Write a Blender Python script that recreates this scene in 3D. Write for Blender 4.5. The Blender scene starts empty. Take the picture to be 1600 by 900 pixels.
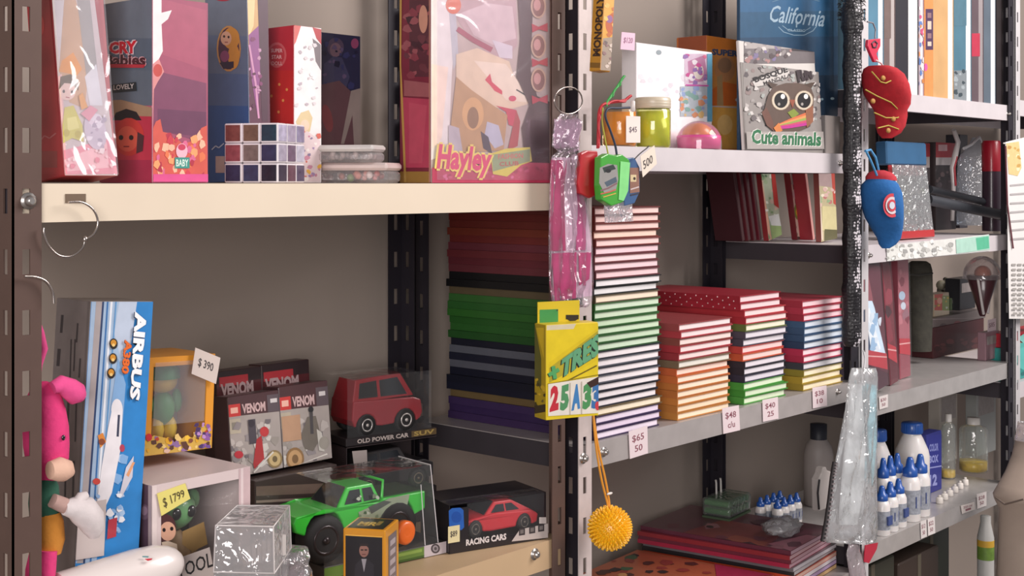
import bpy, bmesh, math, random
from mathutils import Vector, Matrix

SC = bpy.context.scene
COL = SC.collection
RND = random.Random(11)

# ---------------------------------------------------------------- camera
FPX, HZ, TH = 2084.0, 286.0, math.radians(41.4)   # focal length (px of 1600), horizon row, heading
CAM = Vector((0.0, -1.2, 1.45))
FWD = Vector((math.cos(TH), math.sin(TH), 0)); RGT = Vector((math.sin(TH), -math.cos(TH), 0))
cd = bpy.data.cameras.new('camera'); cam = bpy.data.objects.new('camera', cd); COL.objects.link(cam)
cam.location = CAM; cam.rotation_euler = (math.pi/2, 0, TH - math.pi/2)
cd.sensor_width = 36.0; cd.lens = FPX/1600*36; cd.shift_y = -(450-HZ)/1600; cd.clip_start = 0.02
SC.camera = cam

# ---------------------------------------------------------------- light, exposure
w = bpy.data.worlds.new('world'); SC.world = w; w.use_nodes = True
w.node_tree.nodes['Background'].inputs[0].default_value = (0.93, 0.90, 0.93, 1)
w.node_tree.nodes['Background'].inputs[1].default_value = 0.28
def area(name, loc, target, sx, sy, power, col):
    l = bpy.data.lights.new(name, 'AREA'); l.shape = 'RECTANGLE'; l.size = sx; l.size_y = sy; l.energy = power; l.color = col
    o = bpy.data.objects.new(name, l); COL.objects.link(o); o.location = loc
    o.rotation_euler = (Vector(target)-Vector(loc)).to_track_quat('-Z', 'Y').to_euler()
    return o
area('shop_door_daylight', (3.3, -1.9, 3.0), (1.7, 0.1, 1.3), 1.6, 1.6, 120, (1.0, 0.93, 0.90))
area('front_left_fill', (-2.0, -2.5, 1.85), (1.4, 0.2, 1.1), 2.0, 1.6, 125, (1.0, 0.94, 0.92))  # fill lamp added to brighten the left faces of the boxes
SC.view_settings.view_transform = 'Standard'; SC.view_settings.look = 'None'
SC.view_settings.exposure = 0.0; SC.view_settings.gamma = 1.0; SC.view_settings.use_curve_mapping = False

# ---------------------------------------------------------------- pixel -> place helpers
def ray(px, py):
    u = (px-800)/FPX
    d = FWD + RGT*u; d.z = -(py-HZ)/FPX
    return d
def at_y(px, py, y):
    d = ray(px, py); return CAM + d*((y-CAM.y)/d.y)
def at_x(px, py, x):
    d = ray(px, py); return CAM + d*((x-CAM.x)/d.x)
def at_z(px, py, z):
    d = ray(px, py); return CAM + d*((z-CAM.z)/d.z)
def at_plane(px, py, p, n):
    d = ray(px, py); return CAM + d*((p-CAM).dot(n)/d.dot(n))
def depth(p): return (p-CAM).dot(FWD)
def pxm(p): return depth(p)/FPX            # metres per pixel at p

# ---------------------------------------------------------------- materials
def lin(h):
    h = h.lstrip('#'); o = []
    for i in (0, 2, 4):
        c = int(h[i:i+2], 16)/255
        o.append(c/12.92 if c <= .04045 else ((c+.055)/1.055)**2.4)
    return (*o, 1.0)
_mats = {}
def mat(hexc, rough=.5, metal=0.0, var=.10, scale=25, bump=0.0, coat=0.0, sss=0.0, spec=.5):
    key = (hexc, rough, metal, var, scale, bump, coat, sss, spec)
    if key in _mats: return _mats[key]
    m = bpy.data.materials.new('surface_' + hexc.lstrip('#')); m.use_nodes = True
    nt = m.node_tree; b = nt.nodes['Principled BSDF']
    tc = nt.nodes.new('ShaderNodeTexCoord'); nz = nt.nodes.new('ShaderNodeTexNoise')
    nz.inputs['Scale'].default_value = scale; nz.inputs['Detail'].default_value = 3
    nt.links.new(tc.outputs['Object'], nz.inputs['Vector'])
    mx = nt.nodes.new('ShaderNodeMix'); mx.data_type = 'RGBA'
    c = lin(hexc)
    mx.inputs[6].default_value = tuple(max(0, x*(1-var)) for x in c[:3]) + (1,)
    mx.inputs[7].default_value = tuple(min(1, x*(1+var)) for x in c[:3]) + (1,)
    nt.links.new(nz.outputs['Fac'], mx.inputs[0]); nt.links.new(mx.outputs[2], b.inputs['Base Color'])
    b.inputs['Roughness'].default_value = rough; b.inputs['Metallic'].default_value = metal
    b.inputs['Coat Weight'].default_value = coat; b.inputs['Coat Roughness'].default_value = .1
    b.inputs['Specular IOR Level'].default_value = spec
    if sss: b.inputs['Subsurface Weight'].default_value = sss; b.inputs['Subsurface Scale'].default_value = .004
    if bump:
        bp = nt.nodes.new('ShaderNodeBump'); bp.inputs['Strength'].default_value = bump; bp.inputs['Distance'].default_value = .002
        nt.links.new(nz.outputs['Fac'], bp.inputs['Height']); nt.links.new(bp.outputs[0], b.inputs['Normal'])
    _mats[key] = m
    return m
def film(hexc='#ffffff', gloss=.25, rough=.08, wrinkle=0.0, scale=18, haze=0.0, name='film'):
    """thin clear plastic: lets light through, shines and may be a little cloudy"""
    key = (name, hexc, gloss, rough, wrinkle, scale, haze)
    if key in _mats: return _mats[key]
    m = bpy.data.materials.new('clear_' + name); m.use_nodes = True; nt = m.node_tree
    nt.nodes.remove(nt.nodes['Principled BSDF']); out = nt.nodes['Material Output']
    tr = nt.nodes.new('ShaderNodeBsdfTransparent'); tr.inputs[0].default_value = lin(hexc)
    gl = nt.nodes.new('ShaderNodeBsdfGlossy'); gl.inputs['Roughness'].default_value = rough; gl.inputs['Color'].default_value = (1, 1, 1, 1)
    lw = nt.nodes.new('ShaderNodeLayerWeight'); lw.inputs['Blend'].default_value = gloss
    mp = nt.nodes.new('ShaderNodeMath'); mp.operation = 'MULTIPLY_ADD'; mp.inputs[1].default_value = .75; mp.inputs[2].default_value = gloss*.28
    nt.links.new(lw.outputs['Fresnel'], mp.inputs[0])
    ms = nt.nodes.new('ShaderNodeMixShader'); nt.links.new(mp.outputs[0], ms.inputs[0]); nt.links.new(gl.outputs[0], ms.inputs[2])
    if haze:
        df = nt.nodes.new('ShaderNodeBsdfDiffuse'); df.inputs[0].default_value = (.9, .9, .92, 1)
        tl = nt.nodes.new('ShaderNodeBsdfTranslucent'); tl.inputs[0].default_value = (.9, .9, .92, 1)
        ad = nt.nodes.new('ShaderNodeMixShader'); ad.inputs[0].default_value = .4
        nt.links.new(df.outputs[0], ad.inputs[1]); nt.links.new(tl.outputs[0], ad.inputs[2])
        m2 = nt.nodes.new('ShaderNodeMixShader'); m2.inputs[0].default_value = haze
        nt.links.new(tr.outputs[0], m2.inputs[1]); nt.links.new(ad.outputs[0], m2.inputs[2]); nt.links.new(m2.outputs[0], ms.inputs[1])
    else:
        nt.links.new(tr.outputs[0], ms.inputs[1])
    if wrinkle:
        tc = nt.nodes.new('ShaderNodeTexCoord'); nz = nt.nodes.new('ShaderNodeTexNoise'); nz.inputs['Scale'].default_value = scale
        nz.inputs['Distortion'].default_value = 1.2
        nt.links.new(tc.outputs['Object'], nz.inputs['Vector'])
        bp = nt.nodes.new('ShaderNodeBump'); bp.inputs['Strength'].default_value = wrinkle; bp.inputs['Distance'].default_value = .01
        nt.links.new(nz.outputs['Fac'], bp.inputs['Height']); nt.links.new(bp.outputs[0], gl.inputs['Normal']); nt.links.new(bp.outputs[0], lw.inputs['Normal'])
    nt.links.new(ms.outputs[0], out.inputs[0])
    _mats[key] = m
    return m
def print_mat(rough=.38, coat=0.15, key='print'):
    if key in _mats: return _mats[key]
    m = bpy.data.materials.new('printed_card'); m.use_nodes = True; nt = m.node_tree; b = nt.nodes['Principled BSDF']
    at = nt.nodes.new('ShaderNodeAttribute'); at.attribute_name = 'Col'
    tc = nt.nodes.new('ShaderNodeTexCoord'); nz = nt.nodes.new('ShaderNodeTexNoise'); nz.inputs['Scale'].default_value = 60; nz.inputs['Detail'].default_value = 2
    nt.links.new(tc.outputs['Object'], nz.inputs['Vector'])
    mr = nt.nodes.new('ShaderNodeMapRange'); mr.inputs[3].default_value = .86; mr.inputs[4].default_value = 1.14
    nt.links.new(nz.outputs['Fac'], mr.inputs[0])
    mx = nt.nodes.new('ShaderNodeVectorMath'); mx.operation = 'SCALE'
    nt.links.new(at.outputs['Color'], mx.inputs[0]); nt.links.new(mr.outputs[0], mx.inputs['Scale'])
    nt.links.new(mx.outputs[0], b.inputs['Base Color'])
    b.inputs['Roughness'].default_value = rough; b.inputs['Coat Weight'].default_value = coat
    _mats[key] = m
    return m

# ---------------------------------------------------------------- objects
def root_of(o):
    while o.parent: o = o.parent
    return o
def tag(o, label=None, cat=None, group=None, kind=None):
    for k, v in (('label', label), ('category', cat), ('group', group), ('kind', kind)):
        if v: o[k] = v
    return o
def thing(name, label, cat, loc, group=None):
    o = bpy.data.objects.new(name, None); COL.objects.link(o); o.location = loc; o.empty_display_size = .02
    return tag(o, label, cat, group)
def copy_tree(o, parent=None):
    c = o.copy(); COL.objects.link(c); c.parent = parent
    for ch in list(o.children): copy_tree(ch, c)
    return c
ID = Matrix.Identity(4)
class MB:
    """collects shapes given in the frame M and links them as one mesh"""
    def __init__(s, M=ID): s.M = M; s.v = []; s.f = []; s.c = []; s.sm = []
    def add(s, vs, fs, col=None, smooth=False):
        n = len(s.v); s.v += [s.M @ Vector(p) for p in vs]
        for f in fs: s.f.append([i+n for i in f]); s.c.append(col); s.sm.append(smooth)
        return s
    def box(s, x0, y0, z0, x1, y1, z1, col=None):
        vs = [(x, y, z) for z in (z0, z1) for y in (y0, y1) for x in (x0, x1)]
        return s.add(vs, [(0, 2, 3, 1), (4, 5, 7, 6), (0, 1, 5, 4), (2, 6, 7, 3), (0, 4, 6, 2), (1, 3, 7, 5)], col)
    def bbox(s, x0, y0, z0, x1, y1, z1, b, col=None):
        """box with chamfered edges"""
        X, Y, Z = (x0, x1), (y0, y1), (z0, z1)
        vs, idx = [], {}
        for i in (0, 1):
            for j in (0, 1):
                for k in (0, 1):
                    p = (X[i], Y[j], Z[k]); q = (b if i == 0 else -b, b if j == 0 else -b, b if k == 0 else -b)
                    for a in range(3):
                        t = [p[m]+(q[m] if m != a else 0) for m in range(3)]
                        t = [p[m] + (0 if m == a else q[m]) for m in range(3)]
                        idx[(i, j, k, a)] = len(vs); vs.append(t)
        F = []
        for a in range(3):
            o = [m for m in range(3) if m != a]
            for sgn in (0, 1):
                q = []
                for (e, g) in ((0, 0), (1, 0), (1, 1), (0, 1)):
                    c = [0, 0, 0]; c[a] = sgn; c[o[0]] = e; c[o[1]] = g; q.append(idx[(*c, a)])
                F.append(q)
        for a in range(3):
            o = [m for m in range(3) if m != a]
            for e in (0, 1):
                for g in (0, 1):
                    def I(sv, w_):
                        c = [0, 0, 0]; c[a] = sv; c[o[0]] = e; c[o[1]] = g; return idx[(*c, w_)]
                    F.append([I(0, o[0]), I(1, o[0]), I(1, o[1]), I(0, o[1])])
        for i in (0, 1):
            for j in (0, 1):
                for k in (0, 1): F.append([idx[(i, j, k, 0)], idx[(i, j, k, 1)], idx[(i, j, k, 2)]])
        return s.add(vs, F, col)
    def grid(s, rows, col=None, smooth=True, closed=False):
        n = len(rows[0]); vs = [p for r in rows for p in r]; fs = []
        for i in range(len(rows)-1):
            for j in range(n if closed else n-1):
                k = (j+1) % n; fs.append((i*n+j, i*n+k, (i+1)*n+k, (i+1)*n+j))
        return s.add(vs, fs, col, smooth)
    def tube(s, pts, r, n=8, col=None, closed=False, caps=True):
        pts = [Vector(p) for p in pts]; m = len(pts); rows = []; up = None
        rr = r if isinstance(r, (list, tuple)) else [r]*m
        for i, p in enumerate(pts):
            a = pts[i-1] if (i > 0 or closed) else p; b = pts[(i+1) % m] if (i < m-1 or closed) else p
            t = (b-a).normalized()
            if up is None:
                up = Vector((0, 0, 1)) if abs(t.z) < .9 else Vector((1, 0, 0))
            x = up.cross(t)
            if x.length < 1e-6: x = Vector((1, 0, 0)).cross(t)
            x.normalize(); y = t.cross(x).normalized(); up = y
            rows.append([p + (x*math.cos(k*2*math.pi/n) + y*math.sin(k*2*math.pi/n))*rr[i] for k in range(n)])
        if closed: rows.append(rows[0])
        s.grid(rows, col, True, True)
        if caps and not closed:
            s.add(rows[0], [list(range(n))[::-1]], col); s.add(rows[-1], [list(range(n))], col)
        return s
    def lathe(s, prof, c=(0, 0, 0), n=20, col=None, axis='z', sx=1, sy=1):
        rows = []
        for r, h in prof:
            row = []
            for k in range(n):
                a = k*2*math.pi/n; x, y = r*math.cos(a)*sx, r*math.sin(a)*sy
                row.append({'z': (c[0]+x, c[1]+y, c[2]+h), 'y': (c[0]+x, c[1]+h, c[2]+y), 'x': (c[0]+h, c[1]+x, c[2]+y)}[axis])
            rows.append(row)
        s.grid(rows, col, True, True)
        s.add(rows[0], [list(range(n))], col); s.add(rows[-1], [list(range(n))], col)
        return s
    def ball(s, c, rx, ry=None, rz=None, n=16, m=10, col=None, fn=None):
        ry = ry or rx; rz = rz or rx; rows = []
        for i in range(m+1):
            a = -math.pi/2 + math.pi*i/m; row = []
            for k in range(n):
                b = k*2*math.pi/n; d = Vector((math.cos(a)*math.cos(b), math.cos(a)*math.sin(b), math.sin(a)))
                q = 1.0 if fn is None else fn(d)
                row.append((c[0]+d.x*rx*q, c[1]+d.y*ry*q, c[2]+d.z*rz*q))
            rows.append(row)
        return s.grid(rows, col, True, True)
    def prism(s, poly, y0, y1, col=None, smooth=False):
        """poly in the local x-z plane pushed from y0 to y1"""
        n = len(poly); vs = [(x, y0, z) for x, z in poly] + [(x, y1, z) for x, z in poly]
        fs = [list(range(n)), list(range(n, 2*n))[::-1]] + [(i, i+n, (i+1) % n+n, (i+1) % n) for i in range(n)]
        return s.add(vs, fs, col)
    def build(s, name, material, parent=None, kind=None, bevel=0, subsurf=0, origin=None, solid=0):
        me = bpy.data.meshes.new(name)
        off = root_of(parent).location if parent else Vector(origin or (0, 0, 0))
        me.from_pydata([p-off for p in s.v], [], s.f); me.materials.append(material)
        me.polygons.foreach_set('use_smooth', s.sm)
        if any(c is not None for c in s.c):
            at = me.color_attributes.new('Col', 'FLOAT_COLOR', 'CORNER'); buf = []
            for pl, c in zip(me.polygons, s.c): buf += list(c or (.5, .5, .5, 1))*pl.loop_total
            at.data.foreach_set('color', buf)
        bm = bmesh.new(); bm.from_mesh(me); bmesh.ops.recalc_face_normals(bm, faces=bm.faces); bm.to_mesh(me); bm.free()
        o = bpy.data.objects.new(name, me); COL.objects.link(o)
        if parent: o.parent = parent
        else: o.location = off
        if kind: o['kind'] = kind
        if solid:
            md = o.modifiers.new('thickness', 'SOLIDIFY'); md.thickness = solid
        if bevel:
            md = o.modifiers.new('edge', 'BEVEL'); md.width = bevel; md.segments = 2; md.limit_method = 'ANGLE'
        if subsurf:
            md = o.modifiers.new('smooth', 'SUBSURF'); md.levels = md.render_levels = subsurf
        return o
    def base(s):
        return Vector((sum(p.x for p in s.v)/len(s.v), sum(p.y for p in s.v)/len(s.v), min(p.z for p in s.v)))
    def single(s, name, material, label, cat, group=None, **k):
        return tag(s.build(name, material, None, origin=s.base(), **k), label, cat, group)

# ---------------------------------------------------------------- flat print
_txt = {}
def text_mesh(t, bold):
    if (t, bold) in _txt: return _txt[(t, bold)]
    cu = bpy.data.curves.new('t', 'FONT'); cu.body = t; cu.offset = bold; cu.resolution_u = 2; cu.size = 1
    ob = bpy.data.objects.new('t', cu); me = ob.to_mesh()
    vs = [(v.co.x, v.co.y) for v in me.vertices]; fs = [list(p.vertices) for p in me.polygons]
    ob.to_mesh_clear(); bpy.data.objects.remove(ob); bpy.data.curves.remove(cu)
    x0 = min(v[0] for v in vs); x1 = max(v[0] for v in vs); y0 = min(v[1] for v in vs); y1 = max(v[1] for v in vs)
    _txt[(t, bold)] = ([((x-x0)/(x1-x0), (y-y0)/(y1-y0)) for x, y in vs], fs)
    return _txt[(t, bold)]
class Art:
    """flat print on the plane through p with outward normal n; points are given where the photograph shows them (px) and put on that plane"""
    def __init__(s, p, n, lim=None): s.p = Vector(p); s.n = Vector(n).normalized(); s.mb = MB(); s.k = 0; s.lim = lim
    def w(s, q):
        P = at_plane(q[0], q[1], s.p, s.n)
        if s.lim:
            o, U, V, a, b = s.lim; d = P-o
            P = o + U*min(max(d.dot(U), .0004), a-.0004) + V*min(max(d.dot(V), .0004), b-.0004)
        return P + s.n*(.00025 + s.k*.00005)
    def poly(s, pts, col):
        s.k += 1; s.mb.add([s.w(q) for q in pts], [list(range(len(pts)))], lin(col)); return s
    def rect(s, x0, y0, x1, y1, col, sl=0.0): return s.poly([(x0, y0), (x1, y0+sl*(x1-x0)), (x1, y1+sl*(x1-x0)), (x0, y1)], col)
    def ell(s, cx, cy, rx, ry, col, n=18, a=0):
        ca, sa = math.cos(a), math.sin(a); pts = []
        for i in range(n):
            x, y = rx*math.cos(i*2*math.pi/n), ry*math.sin(i*2*math.pi/n); pts.append((cx+x*ca-y*sa, cy+x*sa+y*ca))
        return s.poly(pts, col)
    def line(s, pts, wd, col):
        s.k += 1
        for (ax, ay), (bx, by) in zip(pts, pts[1:]):
            L = math.hypot(bx-ax, by-ay) or 1; nx, ny = -(by-ay)/L*wd/2, (bx-ax)/L*wd/2
            s.mb.add([s.w(q) for q in ((ax+nx, ay+ny), (bx+nx, by+ny), (bx-nx, by-ny), (ax-nx, ay-ny))], [(0, 1, 2, 3)], lin(col))
        return s
    def text(s, t, quad, col, bold=.02):
        vs, fs = text_mesh(t, bold); s.k += 1; (tl, tr, br, bl) = [Vector(q) for q in quad]
        pts = []
        for u, v in vs:
            top = tl.lerp(tr, u); bot = bl.lerp(br, u); pts.append(s.w(bot.lerp(top, v)))
        s.mb.add(pts, fs, lin(col)); return s
    def textr(s, t, x0, y0, x1, y1, col, sl=0.0, bold=.02, it=0):
        return s.text(t, ((x0+it, y0), (x1+it, y0+sl*(x1-x0)), (x1, y1+sl*(x1-x0)), (x0, y1)), col, bold)
    def speck(s, x0, y0, x1, y1, n, pal, r0, r1, sl=0.0, el=1.0, seed=0):
        g = random.Random(seed*77+int(x0)+n)
        for i in range(n):
            x = g.uniform(x0, x1); y = g.uniform(y0, y1)+sl*(x-x0); r = g.uniform(r0, r1); q = []
            m = g.choice((5, 6, 7))
            for k in range(m):
                a = k*2*math.pi/m+g.random()*.5; rr = r*g.uniform(.6, 1.2); q.append((x+rr*math.cos(a), y+el*rr*math.sin(a)))
            s.k += .25; s.k -= 1; s.poly(q, g.choice(pal))
        s.k += 1
        return s
    def done(s, parent, name='print', rough=.38, label=None):
        o = s.mb.build(name, print_mat(rough, .15, 'print%s' % rough), parent)
        if label: o['label'] = label
        return o

class Frame:
    """an upright box in the scene: corner nearest the camera at C, x along its front, y into the shelf, z up"""
    def __init__(s, C, rz=0.0, lean=0.0, roll=0.0, w=.1, d=.1, h=.1):
        s.C = Vector(C); s.w, s.d, s.h = w, d, h; s.rz, s.lean, s.roll = rz, lean, roll
        s.M = Matrix.Translation(s.C) @ Matrix.Rotation(rz, 4, 'Z') @ Matrix.Rotation(roll, 4, 'Y') @ Matrix.Rotation(-lean, 4, 'X')
        s.X, s.Y, s.Z = (Vector(s.M.col[i][:3]) for i in range(3))
    def P(s, x, y, z): return s.M @ Vector((x, y, z))
    def front(s, y=0.0): return Art(s.P(0, y, 0), -s.Y, (s.P(0, y, 0), s.X, s.Z, s.w, s.h))
    def left(s, x=0.0): return Art(s.P(x, 0, 0), -s.X, (s.P(x, 0, 0), s.Y, s.Z, s.d, s.h))
    def top(s): return Art(s.P(0, 0, s.h), s.Z, (s.P(0, 0, s.h), s.X, s.Y, s.w, s.d))
    def mb(s): return MB(s.M)
def fit(pxl, pxc, pxr, ytop, ybot, yc, rz=0.0, z=None, lean=0.0, roll=0.0, d=None, w=None):
    """Frame whose near corner stands at column pxc in the plane y=yc, whose side reaches back to column pxl and whose front reaches to pxr"""
    C = at_y(pxc, ybot, yc)
    t = depth(C); h = t*(ybot-ytop)/FPX
    if z is not None: h += C.z-z; C.z = z
    X = Vector((math.cos(rz), math.sin(rz), 0)); Y = Vector((-math.sin(rz), math.cos(rz), 0))
    def reach(px, D):
        r = ray(px, 0); n = Vector((-r.y, r.x, 0)); return abs((CAM-C).dot(n)/D.dot(n))
    return Frame(C, rz, lean, roll, w or reach(pxr, X), d or reach(pxl, Y), h)
def lifted(F):
    """a box that leans back stands on its rear bottom edge"""
    return Frame(F.C+Vector((0, 0, F.d*math.sin(F.lean)+.0003)), F.rz, F.lean, F.roll, F.w, F.d, F.h)
# ================================================================ setting
WALLM = mat('#988c83', .85, var=.05, scale=3, bump=.1)
def struct(name, m, mb, label=None):
    o = mb.build(name, m); o['kind'] = 'structure'; o['label'] = label or name; return o
struct('wall_back', WALLM, MB().box(-1.0, .375, 0, 5.2, .475, 2.8), 'grey plastered wall behind the shelving')
struct('floor', mat('#6d635d', .6, var=.2, scale=6), MB().box(-1.5, -3.6, -.05, 5.2, .375, 0), 'grey shop floor')

# ================================================================ shelving units
def plate_holes(mb, o, U, V, N, th, uc, vc, holes):
    """flat steel strip with punched slots; uc, vc: cut lines; holes: cells (i, j) left open"""
    o, U, V, N = Vector(o), Vector(U), Vector(V), Vector(N)
    nu, nv = len(uc)-1, len(vc)-1
    solid = lambda i, j: 0 <= i < nu and 0 <= j < nv and (i, j) not in holes
    for i in range(nu):
        for j in range(nv):
            if not solid(i, j): continue
            q = [o+U*uc[i+a]+V*vc[j+b] for a, b in ((0, 0), (1, 0), (1, 1), (0, 1))]
            mb.add(q, [(0, 1, 2, 3)]); r = [p+N*th for p in q]; mb.add(r, [(3, 2, 1, 0)])
            for di, dj, a, b in ((-1, 0, 3, 0), (1, 0, 1, 2), (0, -1, 0, 1), (0, 1, 2, 3)):
                if not solid(i+di, j+dj): mb.add([q[a], q[b], r[b], r[a]], [(0, 1, 2, 3)])
FL = .030
def post(x, y, sx, sy, z0, z1, m, parent, first, side=None):
    """slotted angle post: corner at x, y; one flange along sx, the other along sy"""
    mb = MB(); vc = [z0]; holes = set(); z = first
    while z+.026 < z1:
        if z > z0+.01: vc += [z, z+.024]; holes.add((1, len(vc)-2))
        z += .0585
    vc.append(z1)
    uc = [0, .010, .018, FL]
    plate_holes(mb, (x, y, 0), (sx, 0, 0), (0, 0, 1), (0, sy, 0), .0018, uc, vc, holes)
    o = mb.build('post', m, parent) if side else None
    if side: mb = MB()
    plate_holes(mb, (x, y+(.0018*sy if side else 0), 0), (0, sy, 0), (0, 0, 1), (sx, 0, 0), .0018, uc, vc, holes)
    if side: mb.build('side_flange', side, o); return o  # darker colour puts the shade into the side flange
    return mb.build('post', m, parent)
def shelf(x0, x1, z, m, parent, lip=.038, y0=.004, y1=.335):
    t = .0012; mb = MB(); z -= .0005
    for a in (x0, x1-t): MB().box(a, y0+t, z-lip, a+t, y1-t, z-t).build('side_rail', RAIL, parent)
    mb.box(x0, y0, z-t, x1, y1, z)
    mb.box(x0, y0, z-lip, x1, y0+t, z-t); mb.box(x0, y1-t, z-lip, x1, y1, z-t)
    mb.box(x0, y0+t, z-lip, x1, y0+.012, z-lip+t)                     # folded hem under the lip
    return mb.build('shelf', m, parent)
STEEL = mat('#b9b4b0', .3, .9, .05)
def bolt(px, py, y, parent, r=.0055):
    P = at_y(px, py, y); mb = MB(Matrix.Translation(P))
    mb.lathe([(r*.55, -.007), (r*.85, -.0055), (r, -.003), (r, 0), (r*1.5, 0), (r*1.5, .002)], n=6 if False else 12, axis='y')
    return mb.build('bolt', STEEL, parent)
RAIL = mat('#3f3a3f', .5, .2, .12, 30)  # darker than the shelves: shade on their sides is in the colour
Z = 1.45
ZS = dict(A1=Z, A2=Z-.503, B1=Z+.056, B2=Z-.381, B3=Z-.745, C1=Z+.184, C2=Z-.121, C3=Z-.424, C4=Z-.71, D1=Z-.36)
AX0, AX1, BX0, BX1, CX0, CX1 = .640, 1.4775, 1.507, 2.372, 2.383, 3.160
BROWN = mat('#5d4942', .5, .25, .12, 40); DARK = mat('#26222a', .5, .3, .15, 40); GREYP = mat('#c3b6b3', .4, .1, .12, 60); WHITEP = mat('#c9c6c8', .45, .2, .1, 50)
CREAM = mat('#dccdb8', .42, .05, .05, 12); TAN = mat('#bb9f7d', .5, .05, .1, 14); PALE = mat('#cfc8cb', .4, .15, .1, 18); ZINC = mat('#b3acaa', .36, .35, .15, 30); ZINC2 = mat('#b5b1af', .34, .4, .18, 30)

ua = thing('shelving_unit', 'brown slotted steel shelving unit holding doll boxes and toy cars, cream shelves', 'shelving', (AX0, 0, 0))
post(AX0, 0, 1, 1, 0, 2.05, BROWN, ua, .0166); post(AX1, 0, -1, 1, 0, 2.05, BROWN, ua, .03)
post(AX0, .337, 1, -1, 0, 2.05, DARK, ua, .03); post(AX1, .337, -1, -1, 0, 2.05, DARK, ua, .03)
shelf(AX0+.003, AX1-.003, ZS['A1'], CREAM, ua); shelf(AX0+.003, AX1-.003, ZS['A2'], TAN, ua, lip=.04)
shelf(AX0+.003, AX1-.003, Z-1.05, TAN, ua)
bolt(45, 314, -.001, ua); bolt(836, 866, .003, ua)
ub = thing('shelving_unit', 'grey steel shelving unit in the middle with stacks of notebooks', 'shelving', (BX0, 0, 0))
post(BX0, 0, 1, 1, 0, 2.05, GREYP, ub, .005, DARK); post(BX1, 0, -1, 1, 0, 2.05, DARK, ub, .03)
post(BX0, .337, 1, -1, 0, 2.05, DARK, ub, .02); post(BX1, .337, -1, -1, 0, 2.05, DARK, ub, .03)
for k, m in (('B1', PALE), ('B2', ZINC), ('B3', ZINC)): shelf(BX0+.003, BX1-.003, ZS[k], m, ub, lip=.037 if k != 'B2' else .036)
bolt(912, 716, -.001, ub); bolt(1313, 255, .003, ub, .004); bolt(944, 706, .003, ub, .005); bolt(1309, 612, .003, ub, .004)
uc_ = thing('shelving_unit', 'dark steel shelving unit with standing books and glue bottles on zinc shelves', 'shelving', (CX0, 0, 0))
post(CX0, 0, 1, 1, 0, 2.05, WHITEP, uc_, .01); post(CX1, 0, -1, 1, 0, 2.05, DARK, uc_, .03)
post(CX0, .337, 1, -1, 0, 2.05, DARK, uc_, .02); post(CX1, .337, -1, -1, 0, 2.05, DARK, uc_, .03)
for k, m in (('C1', PALE), ('C2', PALE), ('C3', ZINC2), ('C4', ZINC2)): shelf(CX0+.003, CX1-.003, ZS[k], m, uc_, lip=.036)
shelf(CX0+.003, CX1-.003, Z-1.05, ZINC, uc_)
bolt(1358, 399, .003, uc_, .004); bolt(1575, 178, .003, uc_, .004)
ud = thing('shelving_unit', 'white steel shelving unit cut off at the edge, beside the hanging paper list', 'shelving', (CX1+.012, 0, 0))
post(CX1+.012, 0, 1, 1, 0, 2.05, WHITEP, ud, .02); post(CX1+.85, 0, -1, 1, 0, 2.05, WHITEP, ud, .02)
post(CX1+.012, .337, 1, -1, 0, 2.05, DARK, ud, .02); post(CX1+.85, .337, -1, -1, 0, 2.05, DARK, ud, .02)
for zz in (Z+.2, Z-.478): shelf(CX1+.016, CX1+.846, zz, PALE, ud)
# ================================================================ upper shelf of the brown unit: doll boxes and small toys
def body(F, name, hexc, parent, x0=0, y0=0, z0=0, x1=None, y1=None, z1=None, b=.0012, rough=.42, coat=.1):
    return F.mb().bbox(x0, y0, z0, F.w if x1 is None else x1, F.d if y1 is None else y1, F.h if z1 is None else z1, b).build(name, mat(hexc, rough, coat=coat, var=.05), parent)
CLEAR = film('#fbfbff', .10, .06, .5, 14, .10, 'window'); CLEARER = film('#ffffff', .06, .04, .3, 10, .02, 'window_thin')
def box_thing(F, label, cat='box', name='toy_box', group=None):
    return thing(name, label, cat, F.P(F.w/2, F.d/2, 0), group)
def open_box(F, hexc, parent, fr=.008, depth_=None, inner='#3a2a30', fb=None):
    """card box with a recessed window in its front: shell walls, inner liner, clear front pane"""
    w, d, h = F.w, F.d, F.h; fb = fr if fb is None else fb; dd = depth_ or d*.8; m = mat(hexc, .42, coat=.1, var=.05); mb = F.mb(); t = .0012
    mb.box(0, 0, 0, t, d, h); mb.box(w-t, 0, 0, w, d, h); mb.box(t, 0, 0, w-t, d, t); mb.box(t, 0, h-t, w-t, d, h); mb.box(t, d-t, t, w-t, d, h-t)
    mb.box(t, 0, t, fr, t, h-t); mb.box(w-fr, 0, t, w-t, t, h-t); mb.box(fr, 0, t, w-fr, t, fb); mb.box(fr, 0, h-fr, w-fr, t, h-t)
    mb.build('carton', m, parent)
    F.mb().box(t, dd, t, w-t, dd+t, h-t).build('liner', mat(inner, .6, var=.15), parent)
    F.mb().box(fr-.002, t, fb-.002, w-fr+.002, t+.0005, h-fr+.002).build('clear_window', CLEARER, parent)
S1 = ZS['A1']
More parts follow.
